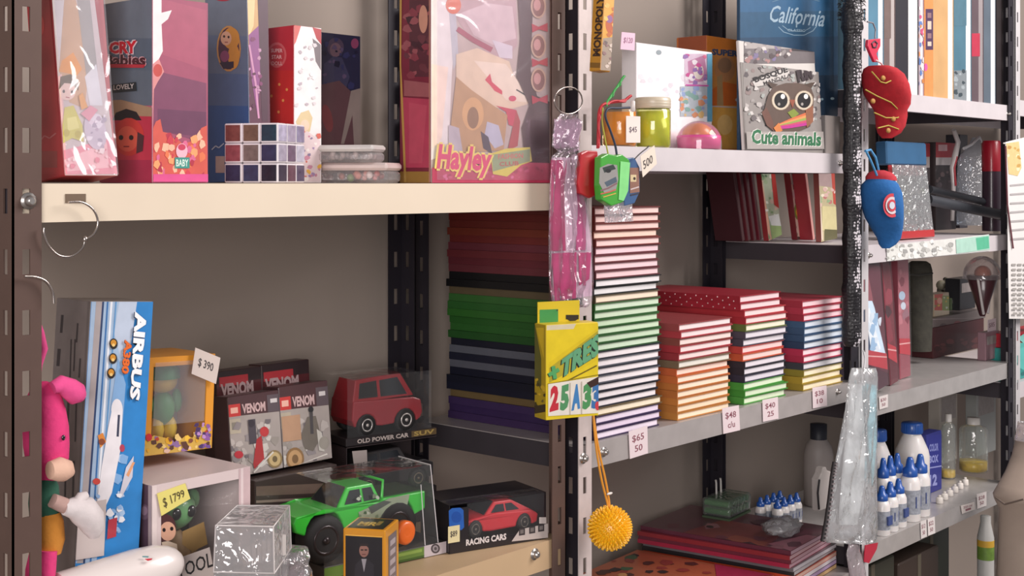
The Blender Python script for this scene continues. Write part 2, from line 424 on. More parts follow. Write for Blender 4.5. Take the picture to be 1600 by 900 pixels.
# leaning blister doll box at the post
F = fit(57, 101, 184, -60, 273, .018, z=S1, lean=.14); F.d = min(F.d, .05); F = lifted(F)
r = box_thing(F, 'red doll box with a glare-pale printed front, tilting back beside the brown post', 'box', 'doll_box')
body(F, 'carton', '#a3262f', r)
a = F.front()
a.poly([(60, -60), (140, -60), (190, 275), (90, 275)], '#cbbab4').poly([(75, 0), (100, 0), (118, 130), (95, 130)], '#d8cdc8')  # pale base paints in the whitish glare of the window
a.poly([(100, 0), (118, 0), (140, 95), (132, 170), (108, 160), (92, 110)], '#c79e78').poly([(96, 95), (114, 82), (128, 108), (120, 118), (92, 112)], '#e0953f')
a.poly([(120, 0), (140, 0), (152, 110), (140, 165), (132, 100)], '#9c948c').poly([(132, 120), (150, 100), (160, 165), (140, 165)], '#d7d2d0')
a.poly([(84, 120), (96, 115), (105, 270), (97, 270)], '#e8b9b2').poly([(94, 235), (176, 215), (184, 272), (102, 273)], '#e28a93').poly([(98, 250), (166, 222), (170, 262), (105, 268)], '#edb6b4')
a.ell(104, 142, 14, 15, '#e6c4b4').poly([(90, 140), (94, 120), (110, 116), (122, 128), (122, 142), (112, 131), (100, 130)], '#5f4a30').ell(99, 143, 2, 2.6, '#3b2a28').ell(112, 144, 2, 2.6, '#3b2a28').line([(102, 152), (108, 153)], 1.3, '#a33b45')
a.poly([(100, 168), (114, 165), (128, 196), (130, 222), (112, 216), (98, 224), (97, 196)], '#c9bd56').poly([(104, 185), (118, 182), (123, 200), (105, 205)], '#ddd27c').ell(103, 208, 5, 6, '#b7a63c').ell(121, 210, 5, 6, '#b7a63c')
a.ell(148, 205, 17, 30, '#c7b6bd', a=-.2).ell(150, 190, 10, 12, '#dcd0d2').speck(135, 180, 168, 238, 16, ('#d9c6cb', '#b7a2ac', '#e7dadb', '#a898a3'), 2, 5)
a.poly([(122, 150), (128, 145), (136, 168), (126, 172)], '#d99a50').poly([(125, 178), (140, 165), (152, 172), (138, 190)], '#d78f98').speck(104, 232, 175, 268, 14, ('#f0c9c4', '#dd7f8a', '#f3dcd4'), 2, 5)
a.done(r)
a = F.left(); a.poly([(58, 0), (78, 0), (104, 272), (58, 272)], '#a22a31').rect(58, 236, 90, 262, '#8d3a3a').line([(62, 222), (70, 212), (78, 216), (88, 208)], 2, '#b5676a').ell(64, 40, 6, 16, '#c43a3c').done(r)
MB(F.M).box(.001, -.0035, .001, F.w-.001, -.003, F.h).build('clear_sleeve', CLEAR, r)
# blue-grey and pink doll box
F = fit(156, 238, 325, -6, 281, .02, z=S1)
r = box_thing(F, 'tall grey and pink doll box with a red logo on its side', 'box', 'doll_box')
body(F, 'carton', '#b05a73', r)
a = F.left()
a.rect(150, -10, 238, 165, '#5d6977').rect(150, -10, 238, 60, '#66717e').rect(150, 60, 238, 110, '#566373')
a.poly([(150, 158), (190, 156), (238, 168), (238, 186), (200, 178), (150, 184)], '#a3876c').poly([(150, 180), (238, 182), (238, 285), (150, 285)], '#b8324a').rect(150, 250, 238, 285, '#a02a4a')
a.poly([(176, 188), (182, 176), (198, 170), (214, 175), (222, 188)], '#221b22').ell(202, 214, 24, 30, '#c23a36').ell(200, 217, 17, 20, '#d05a48').ell(190, 215, 3.6, 4, '#2a1a1c').ell(206, 215, 3.6, 4, '#2a1a1c').line([(194, 229), (203, 229)], 2, '#7d1f26').poly([(216, 206), (226, 212), (224, 236), (214, 240)], '#4b2830')
for dx, dy, c in ((-1.6, -1.4, '#d7c9cf'), (1.6, 1.4, '#d7c9cf'), (0, 0, '#c4192f')): a.text('CRY', ((172+dx, 66+dy), (215+dx, 63+dy), (215+dx, 84+dy), (172+dx, 84+dy)), c, .05)
for dx, dy, c in ((-1.3, -1.2, '#d9a7ae'), (1.3, 1.2, '#d9a7ae'), (0, 0, '#4b1f2b')): a.text('Babies', ((165+dx, 86+dy), (229+dx, 84+dy), (229+dx, 103+dy), (165+dx, 103+dy)), c, .04)
a.poly([(166, 100), (229, 101), (226, 106), (175, 106)], '#b3303f').poly([(174, 133), (214, 128), (215, 142), (176, 145)], '#232a30').textr('LOVELY', 179, 133, 211, 141, '#c9c4c2', -.08)
a.done(r)
a = F.front()
a.rect(238, -10, 326, 285, '#a0506a').poly([(238, -6), (322, 16), (322, 110), (238, 80)], '#a9566e').poly([(240, 110), (322, 130), (322, 225), (240, 200)], '#7c4460').poly([(246, 170), (322, 175), (322, 215), (246, 205)], '#6a3c58')
a.poly([(236, -6), (252, 0), (252, 20), (268, 16), (262, 30), (252, 38), (254, 80), (244, 100), (236, 100)], '#efe3e4').poly([(236, 100), (248, 92), (256, 112), (246, 128), (240, 140), (238, 200), (235, 200)], '#d98f90').ell(246, 110, 7, 10, '#c24d48')
a.poly([(237, 200), (243, 190), (250, 186), (254, 206), (262, 208), (268, 220), (276, 216), (284, 224), (296, 222), (306, 214), (314, 200), (323, 196), (324, 283), (237, 283)], '#cf5a4e')
a.speck(240, 212, 322, 275, 44, ('#e37a52', '#c93f4e', '#e9a06c', '#b23449', '#d6688f', '#f0b79a'), 2.5, 6, el=1.6, seed=3).rect(238, 272, 324, 284, '#d2508a')
a.ell(283, 236, 9, 12, '#e9b4c2').ell(283, 230, 6, 5, '#c43e5c').rect(272, 246, 295, 263, '#3f8f84').textr('BABY', 274, 249, 293, 260, '#d9e9df')
a.done(r)
# tall blue doll box with the round portrait
F = fit(325, 391, 424, -70, 279, .09, z=S1, lean=.03); F = lifted(F)
r = box_thing(F, 'tall blue doll box with an oval portrait, behind the picture puzzle cube', 'box', 'doll_box')
body(F, 'carton', '#5d6b8a', r)
a = F.left()
a.rect(320, -70, 395, 60, '#6c7688').rect(320, 55, 395, 120, '#5f6e8b').rect(320, 115, 395, 170, '#4f648c').rect(320, 165, 395, 290, '#33568f').ell(349, -2, 12, 4, '#a02a3f')
a.ell(358, 76, 19, 36, '#c08a50').ell(358, 76, 16.5, 33, '#4c2a45').ell(362, 60, 13, 17, '#c98a3c').ell(354, 60, 8.5, 11, '#d3a288').ell(366, 88, 9, 20, '#c98a3c').ell(352, 88, 7, 9, '#87406a').ell(351, 57, 1.6, 2, '#2c1a20').ell(358, 58, 1.6, 2, '#2c1a20').line([(352, 66), (357, 66)], 1.2, '#8b2c3a').poly([(344, 98), (366, 96), (366, 106), (350, 108)], '#2e1d3a')
a.line([(332, 234), (338, 228), (343, 231), (351, 224)], 1.8, '#b9c3d6').rect(338, 244, 352, 270, '#b49c98').done(r)
a = F.front(); a.rect(383, -70, 430, 285, '#5a3346').poly([(384, -5), (406, -5), (404, 60), (388, 70)], '#c8a070').poly([(384, 0), (398, 0), (396, 40), (388, 60)], '#e3c592').poly([(388, 55), (404, 40), (407, 100), (402, 180), (392, 120)], '#8d4f86').poly([(402, -5), (418, -5), (418, 190), (409, 190)], '#4d3040').line([(389, 70), (399, 130), (404, 185)], 3, '#c98fb2').speck(388, 60, 408, 180, 16, ('#7c3a64', '#b98aa8', '#5b2b49'), 2, 4, seed=5).done(r)
# red box with the clear front
F = fit(407, 459, 502, 39, 285, .085, z=S1)
r = box_thing(F, 'red doll box with a shiny white front, behind the picture puzzle cube', 'box', 'doll_box')
body(F, 'carton', '#b62d2d', r)
a = F.left(); a.rect(405, 36, 460, 290, '#bd2e2d').rect(405, 36, 460, 110, '#b52c35')
a.ell(433, 86, 15, 20, '#c55a5c').ell(433, 86, 12, 16, '#b4393f')
a.textr('SUPER', 424, 76, 442, 82, '#e0a9a6').textr('STAR', 425, 86, 441, 92, '#e0a9a6').textr('DOLL', 425, 96, 442, 102, '#d79a98')
for x, y in ((437, 132), (418, 160), (443, 157), (436, 175), (425, 150), (449, 140)): a.ell(x, y, 2.2, 2.6, '#d98a50', 5)
a.done(r)
a = F.front(); a.rect(458, 36, 504, 290, '#ece6e6').poly([(458, 38), (470, 40), (462, 66), (458, 70)], '#cf6a66').poly([(488, 42), (502, 46), (502, 70), (494, 60)], '#b5474c').poly([(488, 60), (501, 70), (501, 110), (493, 96)], '#7e7478')
a.poly([(462, 190), (470, 176), (482, 172), (488, 184), (484, 205), (470, 215)], '#d9c49a').ell(476, 196, 7, 9, '#e8c9b2').poly([(459, 210), (480, 205), (500, 220), (500, 284), (459, 284)], '#e4cfd2').speck(461, 205, 500, 282, 34, ('#c98aa0', '#e6b24e', '#a58ab5', '#f3e9e6', '#d76a5c', '#8c7a9c'), 2, 5, seed=9).speck(461, 70, 500, 165, 18, ('#d8d0d4', '#fbf8f8', '#b9adb6'), 1.5, 4, seed=2)
a.done(r)
# navy card with clear lower half
F = fit(498, 502, 563, 50, 284, .13, z=S1, d=.012)
r = box_thing(F, 'narrow dark navy blister card behind the small clear boxes', 'toy', 'blister_card')
body(F, 'card', '#4e4349', r)
a = F.front(); a.rect(500, 45, 565, 142, '#272a42').ell(524, 74, 13, 15, '#4a3f52').ell(524, 78, 9, 11, '#6c5560').poly([(506, 100), (520, 88), (534, 90), (546, 120), (540, 140), (504, 140)], '#3b3c56').ell(554, 68, 6, 8, '#84405f').poly([(502, 132), (530, 126), (550, 145), (558, 232), (502, 232)], '#5d4348').ell(511, 185, 8, 22, '#7c3f42', a=-.2).poly([(548, 142), (564, 138), (564, 285), (556, 285), (550, 180), (537, 225), (532, 225)], '#8a7d78').speck(506, 60, 560, 135, 20, ('#30345a', '#1d2034', '#574a66'), 2, 6, seed=4).done(r)
# picture puzzle cube
F = fit(350, 434.5, 462, 200, 287, .012, rz=math.radians(24.4), z=S1)
e = F.d; F.w = e; F.h = e
r = box_thing(F, 'white framed puzzle cube with small picture tiles, in front of the blue doll box', 'puzzle', 'puzzle_cube')
c3 = e/3; CUB = mat('#e3dce0', .35, coat=.2)
pal = ['#1e2430', '#2f3550', '#303a55', '#3b3a40', '#6f625e', '#8a4a50', '#1f3b48', '#6a5547', '#74453f']
for i in range(3):
    for j in range(3):
        for k in range(3):
            if (i, j, k) == (1, 1, 1): continue
            q = F.mb().bbox(i*c3+.0003, j*c3+.0003, k*c3+.0003, (i+1)*c3-.0003, (j+1)*c3-.0003, (k+1)*c3-.0003, .0012).build('cubie', CUB, r)
            if i == 0:
                n = k*3 + (2-j); m_ = .0022
                F.mb().box(-.0005, j*c3+m_, k*c3+m_, .0003, (j+1)*c3-m_, (k+1)*c3-m_).build('picture_tile', mat(pal[[1, 2, 0, 5, 4, 1, 8, 7, 6][n]], .2, coat=.4, var=.5, scale=120), q)
            if j == 0:
                m_ = .0022; F.mb().box(i*c3+m_, -.0005, k*c3+m_, (i+1)*c3-m_, .0003, (k+1)*c3-m_).build('picture_tile', mat(['#3a3547', '#5e3c4c', '#4a3f5a', '#a9a2b4', '#6c5a70', '#b7b3c4', '#b9b4cc', '#a7a0b5', '#8f8da8'][k*3+i], .2, coat=.4, var=.5, scale=120), q)
# two small clear boxes, one on the other
def clear_box(F, label, lid, bits, zlo):
    r = box_thing(F, label, 'container', 'clear_box')
    w, d, h = F.w, F.d, F.h
    F.mb().bbox(0, 0, 0, w, d, h*.62, .004).build('container_body', film('#f4eeee', .12, .05, 0, 10, .25, 'tub'), r)
    F.mb().bbox(-.001, -.001, h*.62, w+.001, d+.001, h, .003).build('lid', mat(lid, .3, coat=.3, var=.06), r)
    g = random.Random(len(label)); mb = F.mb()
    for k in range(26):
        x, y, z = g.uniform(.006, w-.006), g.uniform(.006, d-.006), g.uniform(.0065, h*.5); mb.ball((x, y, z), .0035+.002*g.random(), n=6, m=4, col=lin(g.choice(bits)))
    o = mb.build('beads', print_mat(), r, kind='stuff')
    return r
F1 = fit(497, 604, 627, 254, 286, .016, rz=math.radians(26), z=S1); clear_box(F1, 'lower small clear box of red and green beads, beneath another clear box', '#cfbdb9', ('#b8352f', '#7da35b', '#d98a7a', '#e6d5d0', '#7a3030'), 0)
F2 = fit(492, 582, 602, 226, 253, .02, rz=math.radians(26), z=S1+F1.h+.0002); clear_box(F2, 'upper small clear box with a grey lid, stacked on another clear box', '#c9c4c1', ('#8d8482', '#5c5356', '#b3a6a2'), 0)
# the big doll box
F = fit(625, 673, 859, -60, 285, .008, z=S1)
r = box_thing(F, 'large crimson doll box with pink script lettering and gold edges, by the brown post', 'box', 'doll_box')
body(F, 'carton', '#8e2a3c', r)
a = F.left(); a.rect(620, -60, 674, 290, '#6d2434').rect(640, 0, 674, 120, '#4f2730').speck(632, 10, 672, 120, 26, ('#8a4a50', '#3c1f28', '#7a3540', '#5e3038'), 4, 9, seed=8).ell(662, 30, 7, 22, '#b98470').poly([(632, 125), (672, 130), (672, 152), (632, 150)], '#8d5054').poly([(630, 152), (674, 155), (674, 262), (632, 262)], '#a23a50').poly([(640, 160), (668, 165), (660, 255), (640, 255)], '#ab4558').rect(620, 268, 674, 290, '#8d6a35')
a.line([(627, -10), (626, 100), (629, 160), (632, 230), (634, 285)], 3.4, '#a98544').line([(672, -5), (672, 285)], 1.6, '#b07a6a').done(r)
a = F.front()
a.rect(672, -60, 862, 290, '#b9a59a').poly([(673, -10), (705, -10), (712, 60), (706, 110), (700, 240), (673, 250)], '#e0d7cf').poly([(674, 100), (700, 105), (690, 215), (674, 235)], '#ecd5c0').poly([(700, 0), (712, 20), (716, 90), (708, 110)], '#b9b6b8')
a.poly([(712, 0), (806, 0), (808, 70), (790, 95), (760, 82), (730, 55), (714, 30)], '#b99a98').poly([(720, 20), (760, 5), (800, 10), (806, 60), (770, 70), (740, 55)], '#cdb4b2').ell(708, 8, 12, 14, '#d0643f').line([(714, 45), (738, 62), (768, 78)], 8, '#a04858').poly([(768, 62), (800, 72), (800, 92), (780, 90)], '#cfc3c6')
a.poly([(712, 85), (745, 75), (795, 96), (806, 130), (828, 140), (826, 162), (800, 170), (770, 168), (735, 150), (712, 120)], '#d9c0a2').poly([(740, 95), (790, 100), (812, 132), (826, 138), (822, 160), (790, 156)], '#e2cfb8')
a.poly([(757, 125), (765, 115), (768, 128), (784, 142), (784, 148), (772, 142), (764, 132)], '#c8324a').ell(800, 154, 6, 4.5, '#c5405a').line([(806, 140), (826, 152)], 2.2, '#2a2420').poly([(774, 165), (806, 172), (808, 200), (794, 195), (790, 175)], '#c0384e').poly([(806, 172), (812, 190), (808, 228), (792, 236)], '#a84040')
a.poly([(712, 120), (735, 140), (770, 165), (792, 180), (786, 235), (700, 240), (704, 190)], '#b58d62').ell(738, 178, 17, 26, '#cfa06a').ell(738, 184, 9, 17, '#8f6a48').poly([(760, 190), (778, 196), (786, 226), (772, 232), (756, 210)], '#b6b2bd').poly([(750, 205), (762, 214), (768, 240), (754, 232)], '#4a3842').poly([(700, 195), (716, 200), (722, 238), (700, 240)], '#b4a8ab')
a.poly([(808, -5), (832, -5), (828, 110), (838, 150), (862, 160), (862, 268), (820, 262), (814, 200), (826, 165), (806, 120), (812, 60)], '#4d2c2a').poly([(820, 190), (862, 180), (862, 258), (820, 258)], '#451f24')
for cy in (10, 72, 125): a.ell(840, cy, 12, 19, '#c7a58a').ell(840, cy, 9.5, 16, '#8a5a50').ell(838, cy-2, 5.5, 9, '#c9948a')
for cy in (44, 98, 156): a.poly([(829, cy-7), (840, cy-2), (854, cy-8), (854, cy+6), (841, cy+2), (830, cy+7)], '#b3283a')
a.line([(858, -5), (858, 270)], 2.5, '#9a7a6c').rect(672, 262, 862, 290, '#b23a55').poly([(690, 250), (862, 255), (862, 286), (690, 286)], '#b83c58').speck(690, 262, 855, 283, 26, ('#d0688a', '#a0304a', '#c65070'), 2, 5, seed=6)
a.poly([(764, 240), (790, 232), (826, 230), (829, 252), (812, 258), (790, 276), (768, 272)], '#d0bf4f').poly([(766, 242), (826, 233), (826, 252), (768, 268)], '#8e9a70').textr('FASHION', 776, 241, 815, 249, '#c3645a', -.05).textr('CLUB', 778, 253, 808, 260, '#b3504a', -.05)
for dx, dy, c in ((-3, 0, '#e7cf6a'), (3, 0, '#e7cf6a'), (0, -3, '#e7cf6a'), (0, 3, '#e7cf6a'), (0, 0, '#d23a68')): a.text('Hayley', ((684+dx, 225+dy), (768+dx, 231+dy), (762+dx, 279+dy), (678+dx, 275+dy)), c, .04)
a.done(r)
MB(F.M).box(.008, -.004, .004, F.w-.004, -.0034, F.h-.004).build('clear_window', film('#fdfbff', .10, .10, .6, 9, .06, 'sheet'), r)
# ================================================================ lower shelf of the brown unit: toy boxes and cars
S2 = ZS['A2']
def ground2(px0, py0, px1, py1, z, d, h, lean=0, roll=0):
    a, b = at_z(px0, py0, z), at_z(px1, py1, z); v = b-a
    return Frame(a, math.atan2(v.y, v.x), lean, roll, v.length, d, h)
def tagcard(name, label, quad, p, n, hexc, lines, col='#3a3436', group=None, cat='price tag', th=.0006, dot=None):
    """a small card (price tag) with handwriting, its outline given as four px corners TL TR BR BL on the plane p, n"""
    p, n = Vector(p), Vector(n).normalized(); c = [at_plane(q[0], q[1], p, n) for q in quad]
    mb = MB(); mb.add([q+n*th for q in c]+[q for q in c], [(0, 1, 2, 3), (7, 6, 5, 4), (0, 4, 5, 1), (1, 5, 6, 2), (2, 6, 7, 3), (3, 7, 4, 0)])
    r = thing(name, label, cat, (c[2]+c[3])/2, group)
    mb.build('card', mat(hexc, .55, var=.06), r)
    a = Art(p+n*th, n)
    for t, q in lines: a.text(t, q, col, .01)
    if a.mb.v: a.done(r, 'lettering', .6)
    return r
def sub(q, u0, v0, u1, v1):
    tl, tr, br, bl = [Vector(x) for x in q]
    f = lambda u, v: (lambda p: (p.x, p.y))(tl.lerp(tr, u).lerp(bl.lerp(br, u), v))
    return (f(u0, v0), f(u1, v0), f(u1, v1), f(u0, v1))
# aircraft box standing on end
C = at_y(108, 1000, .07); C.z = S2+.0075
F = Frame(C, 0, 0, .068, .077, .068, .371)
r = box_thing(F, 'tall blue and grey toy aircraft box standing on end, tilted against the yellow toy box', 'box')
body(F, 'carton', '#8b827e', r)
a = F.left(); a.rect(60, 440, 150, 1000, '#7b7270').rect(138, 460, 150, 1000, '#6b6361')
for x, y0, y1, wd in ((98, 492, 520, 4), (93, 545, 572, 5), (122, 505, 535, 2.5), (126, 560, 590, 2.5), (85, 500, 530, 2), (108, 610, 660, 3), (120, 620, 690, 2), (95, 600, 640, 2.5), (112, 530, 590, 1.6), (118, 530, 580, 1.6), (104, 700, 780, 2), (116, 720, 790, 2)): a.line([(x, y0), (x-2, y1)], wd, '#3f3a3c')
a.done(r)
a = F.front(); a.rect(100, 450, 260, 1010, '#2f7fc2').poly([(143, 470), (206, 470), (178, 690), (150, 880), (118, 880)], '#9fb6d0').poly([(186, 470), (214, 470), (204, 540), (188, 560), (178, 520)], '#b7c3d6').poly([(150, 470), (160, 470), (132, 880), (120, 880)], '#a79d9d').line([(161, 470), (131, 880)], 3, '#2c3f66').line([(168, 470), (141, 880)], 2.5, '#3b6ea8').line([(174, 470), (148, 850)], 3.5, '#dfe3ea').line([(181, 470), (155, 820)], 2, '#5f93c4')
a.poly([(184, 560), (196, 600), (188, 700), (170, 760), (160, 760), (172, 640)], '#7fa6d0').speck(172, 690, 200, 830, 12, ('#7fa9d6', '#a9c4e2', '#5d97d0'), 4, 9, seed=1)
a.ell(182, 640, 9, 17, '#e2dee2').poly([(174, 640), (185, 634), (191, 640), (188, 700), (174, 770), (160, 800), (150, 790), (158, 730), (168, 670)], '#e2dee2').poly([(152, 680), (160, 676), (165, 690), (156, 700)], '#d8873a').line([(185, 648), (183, 682)], 3.5, '#3a3f55').ell(190, 700, 4, 6, '#b0425a').ell(150, 752, 6, 5, '#c3473e').poly([(208, 712), (196, 730), (186, 772), (190, 775), (206, 745)], '#c9c6d0').poly([(196, 742), (206, 722), (210, 722), (200, 745)], '#d99a70').ell(158, 690, 5, 5, '#8a4a30').speck(150, 770, 200, 845, 14, ('#cfd8e6', '#8fb0d8', '#e9e9ee'), 3, 7, seed=2).poly([(168, 812), (182, 808), (180, 838), (166, 842)], '#b23744')
for k, (x, y) in enumerate(((176, 537), (175, 560), (172, 583))): a.ell(x, y, 6.5, 8.5, '#2c2420').ell(x, y-1.5, 4.5, 5, '#c98a2f').ell(x, y+2, 2.5, 2.5, '#e7c27a')
q = ((228, 487), (216, 627), (201, 622), (209, 486))
for dx, dy, c in ((-1.6, 1.4, '#31435f'), (-.8, .8, '#31435f'), (0, 0, '#f1f0f2')): a.text('AIRBUS', tuple((x+dx, y+dy) for x, y in q), c, .05)
q = ((205, 532), (199, 585), (188, 582), (193, 530))
for dx, dy, c in ((-1, 1, '#7a3a1c'), (0, 0, '#dd6a2c')): a.text('A380', tuple((x+dx, y+dy) for x, y in q), c, .04)
a.done(r)
tagcard('price_sticker', 'white price sticker low on the grey side of the aircraft box', ((123, 788), (166, 780), (162, 868), (118, 875)), F.P(0, -.0012, 0), -F.Y, '#c9bcb8', (('$ 250', ((150, 795), (146, 835), (136, 835), (140, 795))),))
# pale figure box at the bottom with the yellow tag
C = at_y(237, 760, .062); C.z = S2
F = fit(214, 237, 391, 759, 1000, .062, z=S2); F.d = .15
r = box_thing(F, 'white framed figure box with a green figure behind its window and a yellow tag', 'box', 'figure_box')
open_box(F, '#cdbcbb', r, fr=.012, inner='#2c2a22')
F.front().rect(237, 740, 245, 1000, '#d8c9c6').done(r); F.front().rect(373, 720, 392, 1000, '#c2a9ab').rect(376, 720, 380, 1000, '#d6c4c4').done(r)
F.left().rect(210, 750, 238, 1000, '#5f4a5c').ell(226, 800, 8, 12, '#7b6378').ell(226, 798, 5, 7, '#a48aa0').rect(232, 750, 238, 1000, '#b5a2a4').done(r)
c = F.P(F.w*.46, .05, 0); z1 = F.h
fg = MB(Matrix.Translation(c)); fg.ball((0, 0, z1*.74), .027, .024, .024).ball((-.027, 0, z1*.78), .010, .006, .012, 8, 6).ball((.027, 0, z1*.78), .010, .006, .012, 8, 6); fg.build('figure_head', mat('#6ba36a', .45, coat=.3), r)
MB(Matrix.Translation(c)).lathe([(.012, z1*.2), (.020, z1*.24), (.022, z1*.4), (.016, z1*.55), (.008, z1*.6)], n=14).ball((-.022, -.004, z1*.42), .008, .008, .020, 8, 6).ball((.022, -.004, z1*.42), .008, .008, .020, 8, 6).build('figure_body', mat('#8a6b45', .6, var=.3, scale=60), r)
for s in (-1, 1): MB(Matrix.Translation(c)).ball((s*.010, -.0225, z1*.735), .0062, .003, .007, 10, 6).build('figure_eye', mat('#1b1a1c', .15, coat=.5), r)
a = F.front(.0014); a.ell(258, 825, 17, 22, '#4a2c2e').ell(262, 830, 12.5, 15, '#c99a82').ell(256, 828, 2.6, 3.2, '#221a1c').ell(268, 826, 2.6, 3.2, '#221a1c').poly([(248, 848), (262, 845), (276, 850), (280, 880), (246, 880)], '#c4b09c').poly([(246, 860), (252, 846), (258, 880), (244, 884)], '#4b3530').poly([(285, 830), (318, 815), (324, 850), (300, 862), (284, 850)], '#8a6f48').done(r)
q = ((245, 771), (289, 755), (297, 779), (252, 806))
t = tagcard('price_tag', 'yellow handwritten price tag on the corner of the white figure box', q, F.P(0, -.0012, 0), -F.Y, '#d9cd72', (('$ 1799', sub(q, .14, .3, .88, .8)),), '#4a4020')
# yellow figure box on top
F = fit(190, 222, 331, 566, 735, .135, z=S2+.1835, roll=.045)
F.d = .09; F.C.z += .0045; F = Frame(F.C, 0, 0, .045, F.w, .09, F.h)
r = box_thing(F, 'yellow figure box with a green and yellow figure behind clear plastic', 'box', 'figure_box')
open_box(F, '#d8912f', r, fr=.011, inner='#b9aea2', fb=.004)
c = F.P(F.w*.46, .030, F.h*.55)
m = Matrix.Translation(c) @ Matrix.Scale(1.12, 4)
MB(m).ball((0, 0, .018), .017, .015, .014).build('figure_head', mat('#d3b04a', .45), r)
MB(m).lathe([(.019, .020), (.018, .030), (.008, .040), (.002, .044)], n=12).build('figure_hat', mat('#2f7a3c', .5), r)
MB(m).ball((0, 0, -.012), .014, .012, .018).ball((-.018, 0, -.006), .006, .006, .013, 8, 6).ball((.018, 0, -.006), .006, .006, .013, 8, 6).build('figure_body', mat('#3f8a45', .5), r)
MB(m).ball((-.008, 0, -.034), .008, .010, .014, 8, 6).ball((.008, 0, -.034), .008, .010, .014, 8, 6).build('figure_legs', mat('#d8b43a', .5), r)
a = F.front(.0004); a.k = 10
a.poly([(225, 690), (240, 680), (258, 684), (275, 692), (290, 680), (300, 684), (310, 668), (328, 662), (330, 716), (222, 738)], '#c9a24a').speck(226, 684, 327, 728, 62, ('#d9a22c', '#7d4a3a', '#e2c27a', '#b5452f', '#8a6a9a', '#e7b83f', '#5a3a30', '#d8b3a0'), 2.5, 6.5, sl=-.12, seed=5).speck(306, 662, 326, 700, 22, ('#6a4a8a', '#8a5a9a', '#4a3560', '#b58ac0'), 2, 5, seed=6).speck(224, 725, 328, 742, 14, ('#e0a12c', '#d98a25'), 3, 6, sl=-.19, seed=2).ell(231, 683, 5, 6, '#c22f34').rect(311, 706, 326, 713, '#e4d8d0').done(r)
F.mb().box(.012, -.002, F.h*.30, F.w-.014, -.0016, F.h-.006).build('clear_window', CLEAR, r)
q = ((305, 543), (344, 559), (337, 600), (299, 584))
tagcard('price_tag', 'white price tag with a drawn border at the top of the yellow figure box', q, F.P(0, -.005, 0), -F.Y, '#cbbdb6', (('$ 390', sub(q, .2, .3, .8, .66)),))
# dark carton under the brick toy boxes
F = fit(372, 398, 527, 752, 900, .185, z=S2); HB = F.h+.0005; F.d = .135
r = box_thing(F, 'flat-topped dark brown carton beneath the motorcycle toy boxes', 'box', 'carton')
body(F, 'carton', '#3d302e', r); F.front().rect(400, 760, 530, 775, '#6d5a52', -.05).rect(400, 782, 530, 786, '#8b7a70', -.06).done(r)
SB = S2+HB
# brick toy boxes
def moto_box(F, label, kind, x0, x1, y0, y1):
    r = box_thing(F, label, 'box', 'motorcycle_toy_box', 'motorcycle toy boxes'); body(F, 'carton', '#3a2024', r)
    a = F.front(); sl = -.13
    Y = lambda x, v: y0+(y1-y0)*v+sl*(x-x0)
    X = lambda u: x0+(x1-x0)*u
    P = lambda u, v: (X(u)+v*9, Y(X(u), v))
    qd = lambda u0, v0, u1, v1: (P(u0, v0), P(u1, v0), P(u1, v1), P(u0, v1))
    a.poly(qd(-.2, -.2, 1.3, 1.3), '#a49a96' if kind < 2 else '#521c22')
    if kind < 2:
        a.poly(qd(-.2, -.2, 1.3, .19), '#4b3034').poly(qd(0, .04, .24, .19), '#c23a38').poly(qd(.05, .08, .19, .15), '#e6b0a0').text('VENOM', qd(.27, .05, .72, .17), '#c9aaaa', .04).poly(qd(.76, -.02, 1.05, .19), '#5c5056').poly(qd(.82, .03, .95, .08), '#cfc8c8')
        a.poly(qd(0, .22, .22, .40), '#b5aa98').poly(qd(.05, .26, .17, .35), '#8a8378')
        a.speck(X(.05), y0+(y1-y0)*.3, X(.95), y0+(y1-y0)*.85, 34, ('#8c8486', '#b9b0ac', '#6f686c', '#c8c2bd', '#98908a'), 3, 8, sl=sl, seed=kind+3)
        if kind == 0:
            a.ell(*P(.66, .42), 7, 8, '#b5393c').ell(*P(.14, .66), 7, 6, '#b8303c').poly(qd(.36, .25, .50, .55), '#4b444c').ell(*P(.42, .3), 5, 6, '#39323a').poly([P(.5, .5), P(.6, .46), P(.62, .75), P(.42, .86), P(.4, .8)], '#a93034').ell(*P(.82, .77), 12, 14, '#8a744e').ell(*P(.82, .77), 9, 11, '#c0a878').ell(*P(.82, .77), 4, 5, '#6a5a3c').line([P(.4, .9), P(.8, .68)], 2.5, '#d4cfc8').line([P(.55, .95), P(.95, .9)], 2, '#8a8378')
        else:
            a.poly(qd(.02, .26, .4, .55), '#b58f74').poly([P(.55, .3), P(.72, .3), P(.8, .55), P(.62, .7), P(.45, .66), P(.4, .5)], '#6f675f').ell(*P(.63, .22), 4, 5, '#2a282c').line([P(.63, .25), P(.62, .5)], 5, '#4a4648').poly([P(.72, .45), P(.82, .5), P(.85, .72), P(.74, .7)], '#c4bfb8').ell(*P(.24, .76), 14, 18, '#8c6a44').ell(*P(.24, .76), 11, 14, '#bb9468').ell(*P(.24, .76), 5, 7, '#7a5c3c').line([P(.3, .85), P(.9, .75)], 2.5, '#d8d2ca').line([P(.35, .92), P(.95, .8)], 2, '#8b847c').ell(*P(.85, .62), 8, 10, '#9a938b').ell(*P(.85, .95), 3, 3, '#5a5450')
    else:
        a.poly(qd(-.1, -.1, 1.1, .09), '#2c1c20').poly(qd(.1, .02, .75, .12), '#b3303a').text('VENOM', qd(.12, .09, .86, .23), '#b99ea0', .05).poly(qd(-.1, .26, 1.1, .5), '#7b2027').poly(qd(-.1, .5, 1.1, 1.1), '#2a1c22').speck(X(.1), y0+(y1-y0)*.35, X(.9), y0+(y1-y0)*.9, 18, ('#5a1a22', '#8a2a30', '#1d161a'), 3, 8, sl=sl, seed=kind)
    a.done(r)
    return r
